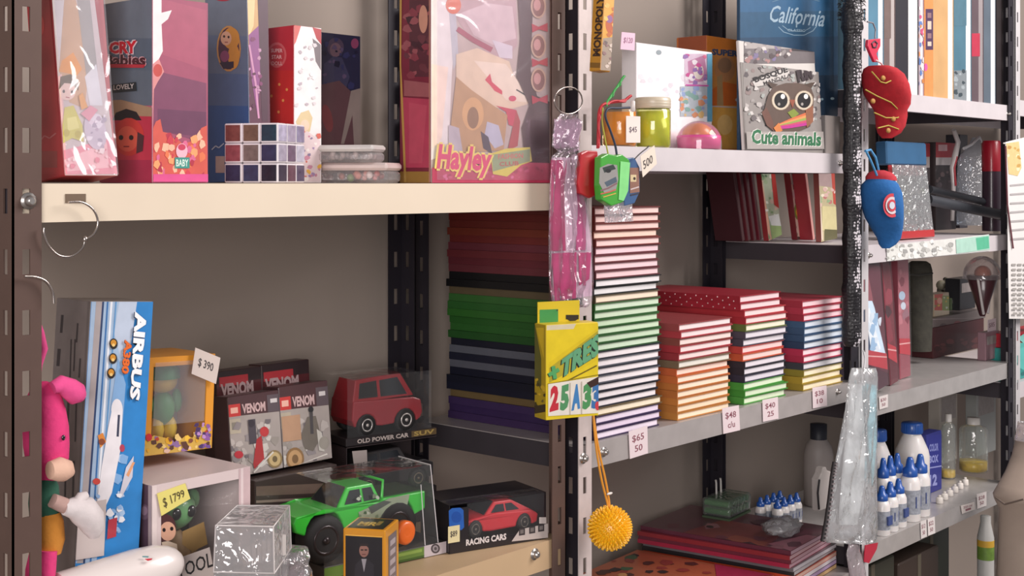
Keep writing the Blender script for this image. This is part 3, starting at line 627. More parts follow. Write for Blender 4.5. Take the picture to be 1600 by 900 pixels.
F = fit(352, 363, 443, 626, 752, .205, z=SB, lean=.10); F.d = .035; F = lifted(Frame(F.C, 0, .10, 0, F.w-.0008, .035, F.h))
moto_box(F, 'grey motorcycle toy box with a red rider, beside the white figure box', 0, 355, 436, 628, 755)
F = fit(430, 443, 519, 610, 746, .205, z=SB, lean=.10); F = lifted(Frame(F.C, 0, .10, 0, F.w, .035, F.h))
moto_box(F, 'grey motorcycle toy box with a sandy wheel, next to the red toy SUV', 1, 435, 511, 616, 752)
F = fit(330, 342, 413, 584, 735, .275, z=SB, lean=.05); F = lifted(Frame(F.C, 0, .05, 0, F.w-.001, .03, F.h)); moto_box(F, 'dark red motorcycle toy box standing behind, next to the yellow figure box', 2, 335, 404, 588, 735)
F = fit(400, 413, 487, 573, 730, .275, z=SB, lean=.05); F = lifted(Frame(F.C, 0, .05, 0, F.w, .03, F.h)); moto_box(F, 'dark red motorcycle toy box standing behind, farther from the yellow figure box', 3, 404, 475, 580, 725)

# ---------------------------------------------------------------- toy cars
TYRE = mat('#1c1a1b', .7, bump=.2); GLASSD = mat('#23262b', .12, coat=.6)
def wheel(M, x, y, z, r, wd, rimc, parent, out=-1):
    m = M @ Matrix.Translation((x, y, z))
    t = MB(m).lathe([(r*.6, -wd/2), (r*.92, -wd/2), (r, -wd*.3), (r, wd*.3), (r*.92, wd/2), (r*.6, wd/2)], n=20, axis='y').build('wheel', TYRE, parent)
    rb = MB(m); s = out*wd*.5
    rb.lathe([(r*.62, s*.7), (r*.62, s*1.02), (r*.5, s*1.0), (r*.46, s*.7)], n=18, axis='y')
    for k in range(5):
        a = k*2*math.pi/5; rb.add([(r*.1*math.cos(a+1.57), s, r*.1*math.sin(a+1.57)), (r*.1*math.cos(a-1.57), s, r*.1*math.sin(a-1.57)), (r*.52*math.cos(a-.16), s*.9, r*.52*math.sin(a-.16)), (r*.52*math.cos(a+.16), s*.9, r*.52*math.sin(a+.16))], [(0, 1, 2, 3)])
    rb.lathe([(r*.16, s*.8), (r*.16, s*1.1), (r*.05, s*1.15)], n=10, axis='y').build('rim', mat(rimc, .3, .5), t)
def arch(cx, r, z0, n=8): return [(cx+r*math.cos(math.pi-k*math.pi/n), z0+r*math.sin(math.pi-k*math.pi/n)) for k in range(n+1)]
def car(parent, M, L, W, lower, cabin, windows, wheels, bodym, rimc='#b9b6b4', cabw=.78, z0=0):
    """lower/cabin: side profiles (x 0..L, z); the cabin is narrowed towards the roof; wheels: (x, z, r, width)"""
    mb = MB(M); mb.prism(lower, 0, W); mb.build('car_body', bodym, parent, bevel=min(.003, W*.05))
    n = len(cabin); zl = min(p[1] for p in cabin); zh = max(p[1] for p in cabin); vs = []
    ins = lambda z: W*(1-cabw)/2*(z-zl)/(zh-zl)+W*.03
    for side in (0, 1):
        for x, z in cabin: vs.append((x, ins(z) if side == 0 else W-ins(z), z))
    MB(M).add(vs, [list(range(n)), list(range(n, 2*n))[::-1]]+[(i, i+n, (i+1) % n+n, (i+1) % n) for i in range(n)]).build('cabin', bodym, parent, bevel=.0015)
    for wn in windows:
        if len(wn) and wn[0] == 'ws':                                # windscreen between two profile points
            (x0, za), (x1, zb) = wn[1], wn[2]; d = Vector((-(zb-za), 0, x1-x0)).normalized()*.0006
            if d.z < 0: d = -d
            MB(M).add([(x0+d.x, ins(za)+W*.04, za+d.z), (x0+d.x, W-ins(za)-W*.04, za+d.z), (x1+d.x, W-ins(zb)-W*.04, zb+d.z), (x1+d.x, ins(zb)+W*.04, zb+d.z)], [(0, 1, 2, 3)]).build('windscreen', GLASSD, parent, solid=.0004)
        else:
            MB(M).add([(x, ins(z)-.0007, z) for x, z in wn], [list(range(len(wn)))]).build('side_window', GLASSD, parent, solid=.0004)
    for x, z, r_, wd in wheels:
        wheel(M, x, wd*.35, z, r_, wd, rimc, parent, -1); wheel(M, x, W-wd*.35, z, r_, wd, rimc, parent, 1)
# dark jeep below, then the red SUV above it
HJ = .125
F0 = ground2(541, 699, 682, 680, S2+HJ, .072, .105); rz0 = math.atan2(F0.X.y, F0.X.x)
F = Frame((F0.C.x, F0.C.y, S2), rz0, 0, 0, F0.w, .072, HJ-.0006)
r = box_thing(F, 'black toy jeep in a dark open box, under the red toy SUV', 'toy car', 'toy_jeep')
mb = F.mb(); mb.box(0, 0, 0, F.w, F.d, .050); mb.build('tray', mat('#2b2426', .5), r)
F.mb().box(0, F.d-.0012, .050, F.w, F.d, F.h).box(0, 0, .050, .0012, F.d, F.h).box(0, 0, F.h-.0012, F.w, F.d, F.h).build('carton', mat('#33292b', .5), r)
M = F.M @ Matrix.Translation((.014, .008, .050)); L = .14
car(r, M, L, .06, [(0, .016), (.02, .014)]+arch(.026, .017, .012)+[(.06, .012)]+arch(.112, .017, .012)+[(L, .014), (L, .034), (.125, .040), (0, .038)], [(.004, .036), (.010, .060), (.085, .062), (.098, .038)], [[(.016, .042), (.018, .056), (.045, .057), (.045, .042)], [(.05, .042), (.05, .057), (.08, .058), (.088, .042)]], [(.026, .0135, .0135, .016), (.112, .0135, .0135, .016)], mat('#2d2a2c', .3, coat=.5), '#8d7f6c')
q = ((550, 705), (573, 703), (574, 735), (554, 737))
tagcard('price_tag', 'pale price tag hanging below the red toy SUV base', q, F.P(0, -.004, 0), -F.Y, '#a89c98', (('$ 85', sub(q, .2, .62, .8, .8)),))
F2 = F0
r = box_thing(F2, 'red toy SUV under clear plastic on a lettered black base, on the black toy jeep', 'toy car', 'toy_suv')
HBASE = .012
F2.mb().bbox(0, 0, 0, F2.w, F2.d, HBASE, .001).build('base', mat('#262022', .4, coat=.2), r)
a = F2.front()
def face_quad(F, x0, z0, x1, z1, y=0):
    def pj(P): v = F.P(*P)-CAM; t = v.dot(FWD); return (800+FPX*v.dot(RGT)/t, HZ-FPX*v.z/t)
    return (pj((x0, y, z1)), pj((x1, y, z1)), pj((x1, y, z0)), pj((x0, y, z0)))
a.text('OLD POWER CAR', face_quad(F2, .018, .003, .105, .0095), '#b9aca6', .03).poly(face_quad(F2, .11, .002, .17, .011), '#5c4a30').text('SUV', face_quad(F2, .114, .003, .15, .0098), '#a58c50', .03).done(r, 'lettering')
M = F2.M @ Matrix.Translation((.012, .004, HBASE)) @ Matrix.Diagonal((1, 1, 1.06, 1)); L = F2.w-.034
car(r, M, L, .065, [(0, .022), (.004, .014)]+arch(.024, .017, .012)+[(.05, .011)]+arch(L-.030, .019, .012)+[(L-.004, .016), (L, .024), (L-.003, .042), (.105, .046), (.002, .048)], [(.002, .046), (.010, .076), (.086, .081), (.106, .048)], [[(.012, .051), (.016, .071), (.044, .073), (.044, .051)], [(.049, .051), (.049, .073), (.080, .075), (.094, .051)], ('ws', (.106, .048), (.088, .080))], [(.024, .0145, .0145, .016), (L-.030, .0155, .0155, .018)], mat('#8e1f28', .25, coat=.7, var=.2), '#cfc9c6')
F2.mb().box(.003, .002, HBASE, F2.w-.008, .0024, .098).box(.003, .002, .0976, F2.w-.03, F2.d-.002, .098).box(F2.w-.0084, .002, HBASE, F2.w-.008, F2.d-.002, .09).build('clear_cover', CLEARER, r)

# green monster pickup in a clear box
F = ground2(515, 905, 697, 864, S2, .086, .125)
r = box_thing(F, 'green toy pickup truck with big black tyres in a clear box on a green base', 'toy car', 'toy_pickup')
HBASE = .016
F.mb().bbox(-.008, 0, 0, F.w, F.d, HBASE, .0008).build('base', mat('#3a3632', .45), r)
a = F.front(); a.lim = None; a.poly(face_quad(F, -.008, .001, F.w*.80, HBASE-.001), '#5c7a34').poly(face_quad(F, F.w*.80, .0005, F.w, HBASE), '#b9aeb2').poly(face_quad(F, F.w*.30, .004, F.w*.55, .009), '#a9b48a').poly(face_quad(F, F.w*.5, .009, F.w*.78, .013), '#7f9a48').poly(face_quad(F, F.w*.35, .001, F.w*.8, .004), '#39551f').ell(680, 857, 7, 7.5, '#3f383c').ell(680, 857, 4.5, 5, '#8f878c').ell(680, 857, 2.2, 2.6, '#4a4448').done(r)
for k in (0, 1):
    M = F.M
L = .205
M = F.M @ Matrix.Translation((F.w-.030-L, .007, HBASE+.002))
gm = mat('#35b638', .3, coat=.5, var=.15)
car(r, M, L, .072, [(0, .058), (.004, .046)]+arch(.046, .028, .040)+[(.08, .040)]+arch(.158, .028, .040)+[(L, .046), (L, .070), (.135, .070), (.135, .066), (.072, .068), (.004, .066)], [(.066, .066), (.086, .090), (.126, .090), (.134, .068)], [[(.078, .070), (.089, .086), (.104, .086), (.104, .070)], [(.108, .070), (.108, .086), (.122, .086), (.127, .070)], ('ws', (.066, .066), (.086, .090))], [(.046, .031, .031, .03), (.158, .031, .031, .03)], gm, '#3a3436')
MB(M).box(.138, .006, .0702, .202, .066, .0712).build('truck_bed', mat('#1f3a20', .5), r)
MB(M).tube([(.138, .006, .07), (.140, .006, .092), (.140, .066, .092), (.138, .066, .07)], .002, 8).build('roll_bar', gm, r)
MB(M).box(-.004, .006, .046, .002, .066, .056).build('bumper', mat('#2a2a2a', .5), r)
a = Art(M @ Vector((0, -.0004, 0)), -F.Y); a.poly([(560, 800), (610, 778), (640, 772), (636, 790), (600, 806), (565, 822)], '#8f9a82').poly([(575, 792), (600, 782), (612, 784), (580, 803)], '#4a4f4a').speck(560, 775, 600, 815, 10, ('#6a7a60', '#3c5a3a', '#b0b8a8'), 2, 4); a.done(r, 'decal')
hb = .122
mb = F.mb(); w = F.w
for q in (((-.007, .002, HBASE), (w-.012, .002, HBASE), (w-.022, .006, hb), (-.002, .006, hb)), ((w-.012, .002, HBASE), (w-.012, F.d-.002, HBASE), (w-.022, F.d-.006, hb), (w-.022, .006, hb)), ((-.002, .006, hb), (w-.022, .006, hb), (w-.022, F.d-.006, hb), (-.002, F.d-.006, hb))): mb.add(q, [(0, 1, 2, 3)])
mb.build('clear_cover', CLEARER, r, solid=.0004)
mb = F.mb()
for p, q in (((w-.012, .002, HBASE), (w-.022, .006, hb)), ((w-.034, .002, HBASE), (w-.038, .006, hb*.8)), ((w-.022, .006, hb), (w-.022, F.d-.006, hb))): mb.tube([p, q], .0007, 5)
mb.build('cover_edge', mat('#d6d2d4', .25, coat=.3), r)
# orange toy wheel in front
P = at_y(633, 832, .045); mb = MB(Matrix.Translation(P)); mb.lathe([(.004, -.004), (.012, -.005), (.0155, -.003), (.0155, .006), (.006, .008)], n=22, axis='y'); w_ = mb.single('orange_disc', mat('#d9631f', .4, coat=.3), 'small orange toy disc in front of the green toy pickup', 'toy')
P = at_y(541, 828, .05)
# red sports car box
F = ground2(702, 866, 853, 841.5, S2, .085, .066)
r = box_thing(F, 'red toy sports car in a black window box with a blue sticker', 'toy car', 'toy_sports_car')
w, d, h = F.w, F.d, F.h; mb = F.mb(); t = .001; BK = mat('#211d21', .35, coat=.3)
mb.box(0, 0, 0, w, d, t); mb.box(0, d-t, 0, w, d, h); mb.box(0, 0, t, t, d, h); mb.box(w-t, 0, t, w, d, h); mb.box(0, 0, t, w, t, .013); mb.box(0, .03, h-t, w, d, h); mb.box(t, 0, .013, .03, t, h*.92); mb.build('carton', BK, r)
F.mb().box(.028, .0002, .012, w-.002, .0005, h-.001).box(.002, .0005, h-.0006, w-.002, .032, h-.0002).build('clear_window', CLEARER, r)
M = F.M @ Matrix.Translation((.022, .010, .013)) @ Matrix.Diagonal((1, 1, 1.2, 1)); L = w-.028
car(r, M, L, .055, [(0, .012), (.004, .006)]+arch(.024, .0125, .006)+[(.05, .005)]+arch(L-.024, .0125, .006)+[(L-.002, .008), (L, .018), (L-.012, .024), (L*.45, .026), (.02, .022), (.002, .018)], [(.040, .024), (.058, .037), (.086, .037), (L-.012, .024)], [[(.050, .026), (.060, .034), (.072, .034), (.072, .026)], [(.075, .026), (.075, .034), (.085, .034), (.096, .026)], ('ws', (.040, .024), (.058, .037))], [(.024, .0105, .0105, .012), (L-.024, .0105, .0105, .012)], mat('#c02a34', .28, coat=.6), '#6d675f')
a = F.front(); a.lim = None
a.poly([(701, 798), (706, 794), (719, 793), (724, 797), (725, 824), (721, 828), (702, 829)], '#2559a8').ell(713, 808, 8, 9, '#1d4a98').text('RACING CARS', ((728, 843), (791, 833), (791, 843), (728, 853)), '#cfc6c4', .04).poly([(799, 846), (812, 827), (856, 818), (856, 840)], '#b3a8a4')
for x, y in ((815, 831), (831, 828), (845, 825)): a.rect(x-4.5, y-5, x+5, y+6, '#3a3436', -.15).rect(x-2.5, y-3, x+3, y+3, '#6f6866', -.15)
a.rect(842, 808, 853, 818, '#bdb2ae').done(r)
q = ((700, 823), (718, 820), (718, 846), (700, 849)); tagcard('price_sticker', 'cream price sticker below the blue sticker on the sports car box', q, F.P(0, -.0012, 0), -F.Y, '#d2c69a', (('$89', sub(q, .2, .3, .8, .7)),))
# black and gold photo box
C = at_y(536, 860, .035); C.z = S2
F = Frame(C, math.radians(-60.6), 0, 0, .054, .056, .0805)
r = box_thing(F, 'small black and gold box with a photo of a man in a suit', 'box', 'photo_box')
body(F, 'carton', '#cc8a22', r, rough=.3, coat=.4)
a = F.front(); p_ = lambda u0, v0, u1, v1: face_quad(F, u0*F.w, v0*F.h, u1*F.w, v1*F.h)
fp = lambda u, v: face_quad(F, u*F.w, v*F.h, u*F.w, v*F.h)[0]
a.poly(p_(.06, -.2, .93, .90), '#17141a').line([fp(.06, .9), fp(.93, .9)], 1.6, '#e8b04a')
cx, cy = fp(.5, .68); a.poly([(cx-16, cy+60), (cx-14, cy+22), (cx-4, cy+13), (cx+5, cy+13), (cx+15, cy+22), (cx+16, cy+60)], '#26232a').poly([(cx-4, cy+13), (cx+4, cy+13), (cx, cy+34)], '#8f8a90').ell(cx, cy, 7.5, 10.5, '#8a6258').poly([(cx-8, cy-3), (cx-6, cy-11), (cx+6, cy-11), (cx+8, cy-3), (cx+4, cy-7), (cx-5, cy-7)], '#2a1f20').line([(cx-5, cy-1), (cx-1, cy-1)], 2, '#1c1618').line([(cx+1, cy-1), (cx+5, cy-1)], 2, '#1c1618').line([(cx-3, cy+6), (cx+3, cy+6)], 1.2, '#5a2a2c').done(r)
F2 = Frame(F.P(F.w, 0, 0), 0, 0, 0); n = F.X
a = Art(F.P(F.w, 0, 0), n); pj = lambda y, z: face_quad(F, F.w, z, F.w, z, y)[0]
a.poly([pj(.012, .0), pj(.046, .0), pj(.046, .070), pj(.012, .070)], '#6d6266')
for k in range(5): a.poly([pj(.018, .008+k*.012), pj(.040, .008+k*.012), pj(.040, .015+k*.012), pj(.018, .015+k*.012)], '#a89ca0')
a.done(r)
a = F.top(); pt = lambda x, y: face_quad(F, x, F.h, x, F.h, y)[0]
a.poly([pt(.004, .004), pt(.050, .004), pt(.050, .052), pt(.004, .052)], '#221c1a').poly([pt(.014, .012), pt(.026, .012), pt(.026, .034), pt(.014, .034)], '#6d5630').poly([pt(.034, .02), pt(.040, .02), pt(.040, .04), pt(.034, .04)], '#8a7038').text('MR', (pt(.012, .034), pt(.036, .034), pt(.036, .016), pt(.012, .016)), '#c7a548', .03).done(r)
# clear blister toy
zb = S2
def tri(px, py, z): return at_z(px, py, z)
zt = S2+.130
T = [at_z(337, 821, zt), at_z(427, 823, zt), at_z(452, 790, zt), at_z(370, 790, zt)]
cen = sum(T, Vector())/4; Bt = [Vector((cen.x+(p.x-cen.x)*1.05, cen.y+(p.y-cen.y)*1.05, zt-.05)) for p in T]; B0 = [Vector((p.x, p.y, S2+.002)) for p in Bt]
r = thing('blister_toy', 'clear moulded plastic blister holding a small dark toy, beside the white toy aeroplane', 'toy', (cen.x, cen.y, S2))
mb = MB()
mb.add(T+Bt+B0, [(0, 1, 2, 3)]+[(i, (i+1) % 4, (i+1) % 4+4, i+4) for i in range(4)]+[(i+4, (i+1) % 4+4, (i+1) % 4+8, i+8) for i in range(4)])
mb.build('blister_shell', film('#e9e4e2', .22, .05, 1.0, 30, .30, 'blister'), r, solid=.0006)
mb = MB()
for L_ in (T, Bt): mb.tube(L_, .0009, 5, closed=True)
for p, q in zip(T, Bt): mb.tube([p, q], .0009, 5)
mb.build('blister_edge', mat('#c9c2c0', .25, coat=.4), r)
mid = [p.lerp(cen, .12)+Vector((0, 0, -.004)) for p in T]
mb = MB(); mb.add(mid, [(0, 1, 2, 3)]); mb.build('card', mat('#a8958c', .6), r, solid=.0008)
a = Art(mid[0], (0, 0, 1)); a.poly([(374, 800), (428, 797), (424, 806), (368, 808)], '#6f4d46').poly([(368, 812), (412, 810), (408, 816), (364, 818)], '#7d5950').done(r)
lo = [p.lerp(cen, .07) for p in B0]; lo = [Vector((p.x, p.y, S2+.003)) for p in lo]; hi = [Vector((p.x, p.y, zt-.056)) for p in lo]
MB().add(hi+lo, [(0, 1, 2, 3), (7, 6, 5, 4)]+[(i, (i+1) % 4, (i+1) % 4+4, i+4) for i in range(4)]).build('dark_tray', mat('#2a2b33', .3, coat=.4, bump=.8, scale=50), r)
g = random.Random(3); mb = MB()
for k in range(8): mb.box(cen.x-.028+k*.007, cen.y-.024, S2+.085, cen.x-.023+k*.007, cen.y-.016, S2+.105+.003*g.random())
mb.build('toy_grille', mat('#c6bfbb', .4), r)
# second blister, crumpled
c = at_y(455, 870, .018); c.z = S2
r = thing('blister_toy', 'crumpled clear blister pack with a little red print, in front of the green toy pickup', 'toy', c)
g = random.Random(8); mb = MB(); rows = []
for k in range(9):
    z = .002+.075*k/8; s = 1-.25*(k/8)**2; rows.append([(c.x+math.cos(a)*.026*s*(1+.22*g.uniform(-1, 1)), c.y+math.sin(a)*.022*s*(1+.22*g.uniform(-1, 1)), c.z+z) for a in [i*2*math.pi/14 for i in range(14)]])
mb.grid(rows, None, False, True); mb.add(rows[-1], [list(range(14))])
mb.build('blister_shell', film('#f6f3f4', .30, .07, 1.0, 60, .15, 'blister_crumpled'), r, solid=.0005)
MB().box(c.x-.012, c.y-.008, c.z, c.x+.012, c.y+.008, c.z+.06).build('card', mat('#8a6a70', .5, var=.5, scale=120), r)
# white toy aeroplane
A0, A1 = at_y(285, 874, .012), at_y(95, 935, .026)
r = thing('toy_aeroplane', 'white toy aeroplane with a small red and teal mark by the tall aircraft box', 'toy', (A1+A0)/2-Vector((0, 0, .05)))
ax = (A1-A0).normalized(); L = (A1-A0).length; Rr = .026
pts = [A0+ax*L*t for t in (0, .02, .06, .12, .22, .4, .7, 1)]; rad = [Rr*k for k in (.12, .35, .58, .76, .92, 1, 1, 1)]
MB().tube(pts, rad, 24).build('fuselage', mat('#d9cfcb', .3, coat=.4, var=.04), r)
s = Vector((-ax.y, ax.x, 0)).normalized(); m0 = A0+ax*L*.55
for k, ln in ((1, .09), (-1, .034)):
    mb = MB(); e = s*k; mb.add([m0+e*.02-Vector((0, 0, .006)), m0+ax*.07+e*.02-Vector((0, 0, .006)), m0+ax*(.07+ln*.3)+e*ln, m0+ax*(.045+ln*.3)+e*ln], [(0, 1, 2, 3)]); mb.build('wing', mat('#d2c8c4', .35, coat=.3), r, solid=.004)
def onfus(px, py):
    P = at_plane(px, py, (A0+A1)/2, FWD); d = P-A0; t = d.dot(ax); c_ = A0+ax*t; rr = Rr*min(1, .55+.45*max(0, t)/(L*.3)); n = -FWD; off = (P-c_); off -= ax*off.dot(ax); k = min(off.length, rr*.95)
    return c_+off.normalized()*k + n*(math.sqrt(max(rr*rr-k*k, 0))+.0008)
for name, hexc, pts in (('mark', '#c03440', ((231, 866), (246, 858), (244, 864), (236, 870))), ('mark', '#5f8f92', ((228, 852), (240, 850), (238, 857), (228, 858)))):
    mb = MB(); mb.add([onfus(*q) for q in pts], [(0, 1, 2, 3)]); mb.build(name, mat(hexc, .4), r, solid=.0004)
# lettered card by the aeroplane
q = ((268, 876), (327, 855), (336, 905), (276, 920))
P = at_y(300, 880, .035)
tagcard('lettered_card', 'white card lettered in black, leaning by the toy aeroplane nose', q, P, (-.25, -1, .35), '#b9aca6', (('TOOL', ((275, 884), (330, 862), (333, 885), (278, 905))),), '#1e1a1c', cat='card', th=.0008)
# ================================================================ notebooks on the grey unit
ORD = ['topmost', 'second', 'third', 'fourth', 'fifth', 'sixth', 'seventh', 'eighth', 'ninth', 'tenth', 'eleventh', 'twelfth', 'thirteenth', 'fourteenth', 'fifteenth', 'sixteenth', 'seventeenth', 'eighteenth', 'nineteenth', 'twentieth', 'twenty-first', 'twenty-second', 'twenty-third', 'twenty-fourth', 'twenty-fifth', 'twenty-sixth', 'twenty-seventh', 'twenty-eighth', 'twenty-ninth', 'thirtieth']
def paler(h, k=.40): return '#'+''.join('%02x' % int(int(h[i:i+2], 16)*(1-k)+244*k) for i in (1, 3, 5))
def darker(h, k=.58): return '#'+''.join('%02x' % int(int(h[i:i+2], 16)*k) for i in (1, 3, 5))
def notebook(F, label, cover, pages, group, top=None):
    r = thing('notebook', label, 'notebook', F.P(F.w/2, F.d/2, 0), group); w, d, h = F.w, F.d, F.h; t = .0018
    F.mb().box(0, 0, 0, w, d, t).box(0, 0, h-t, w, d, h).box(0, 0, t, t, d, h-t).build('cover', mat(cover, .45, coat=.1, var=.12, scale=60), r)
    F.mb().box(t, .0022, t, w-.003, d-.002, h-t).build('pages', mat(paler(pages), .8, var=.05, scale=200), r)
    return r
def stack(px0, px1, y, z, d, th, books, where, group, seed, jit=.003, side=None, wob=.012):
    g = random.Random(seed); a, b = at_y(px0, 500, y), at_y(px1, 500, y); n = len(books); out = []
    for i in range(n-1, -1, -1):
        cname, cover, pages, dx = books[i]
        F = Frame((a.x+dx+g.uniform(-jit, jit), y+g.uniform(0, jit), z), g.uniform(-wob, wob), 0, 0, b.x-a.x+g.uniform(-.002, .002), d, th-.0002)
        lab = '%s notebook, %s of the %s' % (cname, ORD[i] if i == 0 else ORD[i]+' from the top', where)
        out.append(notebook(F, lab, cover, pages, group)); z += th
        topF = F
    return out, topF
ZB2 = ZS['B2']
S1B = ([('red', c, p, 0) for c, p in (('#a83c38', '#e3aaa2'), ('#b03a34', '#dfa49a'), ('#b5443a', '#e6a79c'), ('#c0503a', '#e8b196'), ('#b84440', '#e5aaa4'), ('#a84a58', '#e2a8b4'), ('#a6404a', '#e7b6bb'), ('#9a3c4a', '#e3abb5'), ('#9c4450', '#dfa4ac'))] +
       [('black', '#1d1a1e', '#d3cbcf', 0), ('black', '#1b191c', '#cfc9cb', 0), ('orange', '#8d7a58', '#e3c3a0', 0)] +
       [('green', c, p, 0) for c, p in (('#4f9a45', '#a9c49c'), ('#3f8f3c', '#a4c096'), ('#449838', '#9dbf8e'), ('#3b8a35', '#a6c898'), ('#40923a', '#a0c092'), ('#357c33', '#aac7a0'))] +
       [('navy', c, '#dccfd4', 0) for c in ('#2a2c40', '#8d90a0', '#30324a', '#8b8d9c', '#262840', '#23253c', '#282a44')] +
       [('yellow', '#a98c5c', '#e6cfa6', 0), ('purple', '#5d4080', '#d5bcd8', .002), ('purple', '#54387a', '#d0b4d4', .002), ('purple', '#583c7c', '#dac4dc', .003)])
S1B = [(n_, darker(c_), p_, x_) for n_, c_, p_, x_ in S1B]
stack(931, 1033, .010, ZB2, .30, .0119, S1B, 'tall stack by the yellow box', 'notebooks in the tall stack', 1)
S2B = [('maroon', '#8a3a3c', '#e6c3c2', 0), ('red', '#a0323a', '#e8c0c0', .001), ('brown', '#7a3c34', '#e6bdb6', .001), ('red', '#9c2c34', '#e3bcba', .002), ('dark red', '#8a2a30', '#dfb9b4', .001), ('olive', '#6d5a44', '#c9c3b2', -.002)] + [('orange', c, p, dx) for c, p, dx in (('#b5562c', '#e9bda4', -.005), ('#b8602c', '#eac6a8', -.004), ('#b06a30', '#ecca a4'.replace(' ', ''), -.006), ('#a8622c', '#e9c49c', -.005), ('#b57030', '#ecc8a0', -.004), ('#a86a2e', '#e7c090', -.006), ('#b07434', '#eac79c', -.005))]
stack(1062, 1144, .012, ZB2, .23, .0119, S2B, 'low stack of orange notebooks', 'notebooks in the low stack', 2)
S3B = [('red dotted', '#8e1d2c', '#e3aab0', -.012), ('red dotted', '#951f2e', '#e6b0b4', -.010), ('red', '#a52c34', '#e6b5b4', .004), ('red', '#9c2830', '#e2b3b0', .006), ('green', '#5d6a34', '#dcd0ac', .004), ('grey', '#4a4450', '#c3bac6', .001), ('grey', '#443e4a', '#c9bfca', 0), ('red', '#b5403a', '#e3a8a4', -.004), ('orange', '#b85030', '#e2aba0', -.004), ('black', '#2c2832', '#c9bcc8', .001), ('black', '#28242e', '#cabfcb', .002), ('navy', '#2c2a3c', '#bfb6c4', .001), ('green', '#3f8a34', '#bed0a4', 0), ('green', '#3a8430', '#b6ca9c', .001), ('green', '#448c38', '#bccfa2', .002)]
o3, _ = stack(1163, 1228, .014, ZB2, .24, .0125, S3B, 'red dotted stack', 'notebooks in the red dotted stack', 3, wob=.02)
for nb in o3[-2:]:
    cov = [c for c in nb.children if c.name.startswith('cover')][0]; me = cov.data; mb = MB(); o = nb.location
    xs = [v.co.x for v in me.vertices]; ys = [v.co.y for v in me.vertices]; zs = [v.co.z for v in me.vertices]
    for j in range(10):
        for k in (0, 1):
            y = min(ys)+.010+j*.022+k*.0; z = min(zs)+.0035+k*.0055
            mb.ball((o.x+min(xs)+.0002+(.0 if True else 0), o.y+y+k*.011, o.z+z), .0012, .0014, .0014, 6, 4)
    mb.build('dots', mat('#d8b0b0', .5), nb)['kind'] = 'stuff'
S4B = [('red', '#9a2c3c', '#e0a6b0', 0), ('red', '#a83044', '#e3aab4', 0), ('crimson', '#98283a', '#dfa4b0', .001), ('blue', '#3c5878', '#b0bccc', .003), ('blue', '#38506e', '#a9b8ca', .003), ('blue', '#344c6a', '#adbccd', .002), ('navy', '#2c3c58', '#b4c0ce', -.002), ('pink', '#b02c4a', '#e4b4be', 0), ('pink', '#a82844', '#e6bac2', .001), ('charcoal', '#3a3840', '#b9b6bc', 0), ('yellow', '#8a7a2c', '#e0cca0', -.001), ('yellow', '#a08428', '#e2cb98', -.002), ('yellow', '#927a28', '#dfc794', -.001)]
stack(1256, 1318, .014, ZB2, .22, .0127, S4B, 'stack at the far end', 'notebooks in the far stack', 4)
# price tags on the shelf edges
def liptag(px, label, quad, y=.0025, txt='$35', col='#d9c9cc', grp='price tags on the shelf edges', cap=None):
    q = quad
    return tagcard('price_tag', label, q, (0, y, 0), (0, -1, 0), col, ((txt, sub(q, .18, .2, .82, .48)), (cap or '50', sub(q, .3, .58, .72, .82))), '#8a5560', grp)
liptag(0, 'pink printed price tag on the zinc shelf edge below the tall stack', ((982, 674), (1011, 665), (1012, 708), (984, 717)), txt='$65')
liptag(0, 'pink printed price tag on the zinc shelf edge below the low stack', ((1128, 638), (1154, 633), (1156, 672), (1130, 678)), txt='$48', cap='c/u')
liptag(0, 'rounded pink price tag on the zinc shelf edge below the red dotted stack', ((1191, 625), (1215, 620), (1216, 654), (1192, 659)), txt='$40', cap='25')
liptag(0, 'pink price tag on the zinc shelf edge below the far stack', ((1269, 606), (1291, 602), (1292, 634), (1270, 638)), txt='$38', cap='10')
liptag(0, 'small white price tag on the shelf edge just below the pale blue picture book pack', ((1373, 620), (1387, 616), (1387, 636), (1374, 640)), txt='$30', col='#cfc8c6')
liptag(0, 'narrow white price tag under the small glue bottles', ((1438, 815), (1447, 812), (1448, 838), (1439, 842)), txt='$12', col='#d0cac8')
liptag(0, 'white price tag next to the narrow one under the large glue bottle', ((1449, 811), (1460, 807), (1461, 833), (1450, 837)), txt='$22', col='#d6d0ce')
liptag(0, 'white label strip below the clear bottles', ((1501, 790), (1522, 784), (1523, 796), (1503, 803)), txt='350 ml', col='#cbc4c0', cap='-')
liptag(0, 'white price tag near the dotted post below the clear bottles', ((1526, 772), (1541, 768), (1541, 790), (1527, 795)), txt='$28', col='#dcd5d3')

# ================================================================ upper shelf of the grey unit
SB1 = ZS['B1']
F = fit(1146, 1156, 1309, -60, 234, .050, z=SB1, d=.007)
r = box_thing(F, 'large dark blue box lettered in white, behind the owl book', 'box', 'blue_box')
body(F, 'carton', '#24435f', r)
a = F.front(); a.rect(1150, -60, 1315, 20, '#2c5a80').rect(1150, 18, 1315, 60, '#28506f').rect(1150, 58, 1315, 120, '#23425e').rect(1150, 118, 1315, 180, '#1f3246').text('California', ((1206, 8), (1294, 16), (1286, 42), (1200, 34)), '#93a9b9', .01)
a.line([(1216, 42), (1224, 50), (1240, 55), (1256, 55), (1270, 48), (1276, 40)], 1.2, '#7d97aa').line([(1222, 40), (1230, 46), (1242, 49), (1256, 49), (1266, 43)], 1, '#7d97aa').text('CLASSIC', ((1230, 45), (1258, 46), (1257, 50), (1230, 49)), '#8aa2b2').line([(1244, 36), (1244, 43)], 2, '#8aa2b2').line([(1206, 3), (1240, -8), (1280, 2)], 1, '#5f7f98').ell(1300, 154, 3, 2, '#9db0b8').ell(1284, 155, 2, 2, '#7f98a4').done(r)
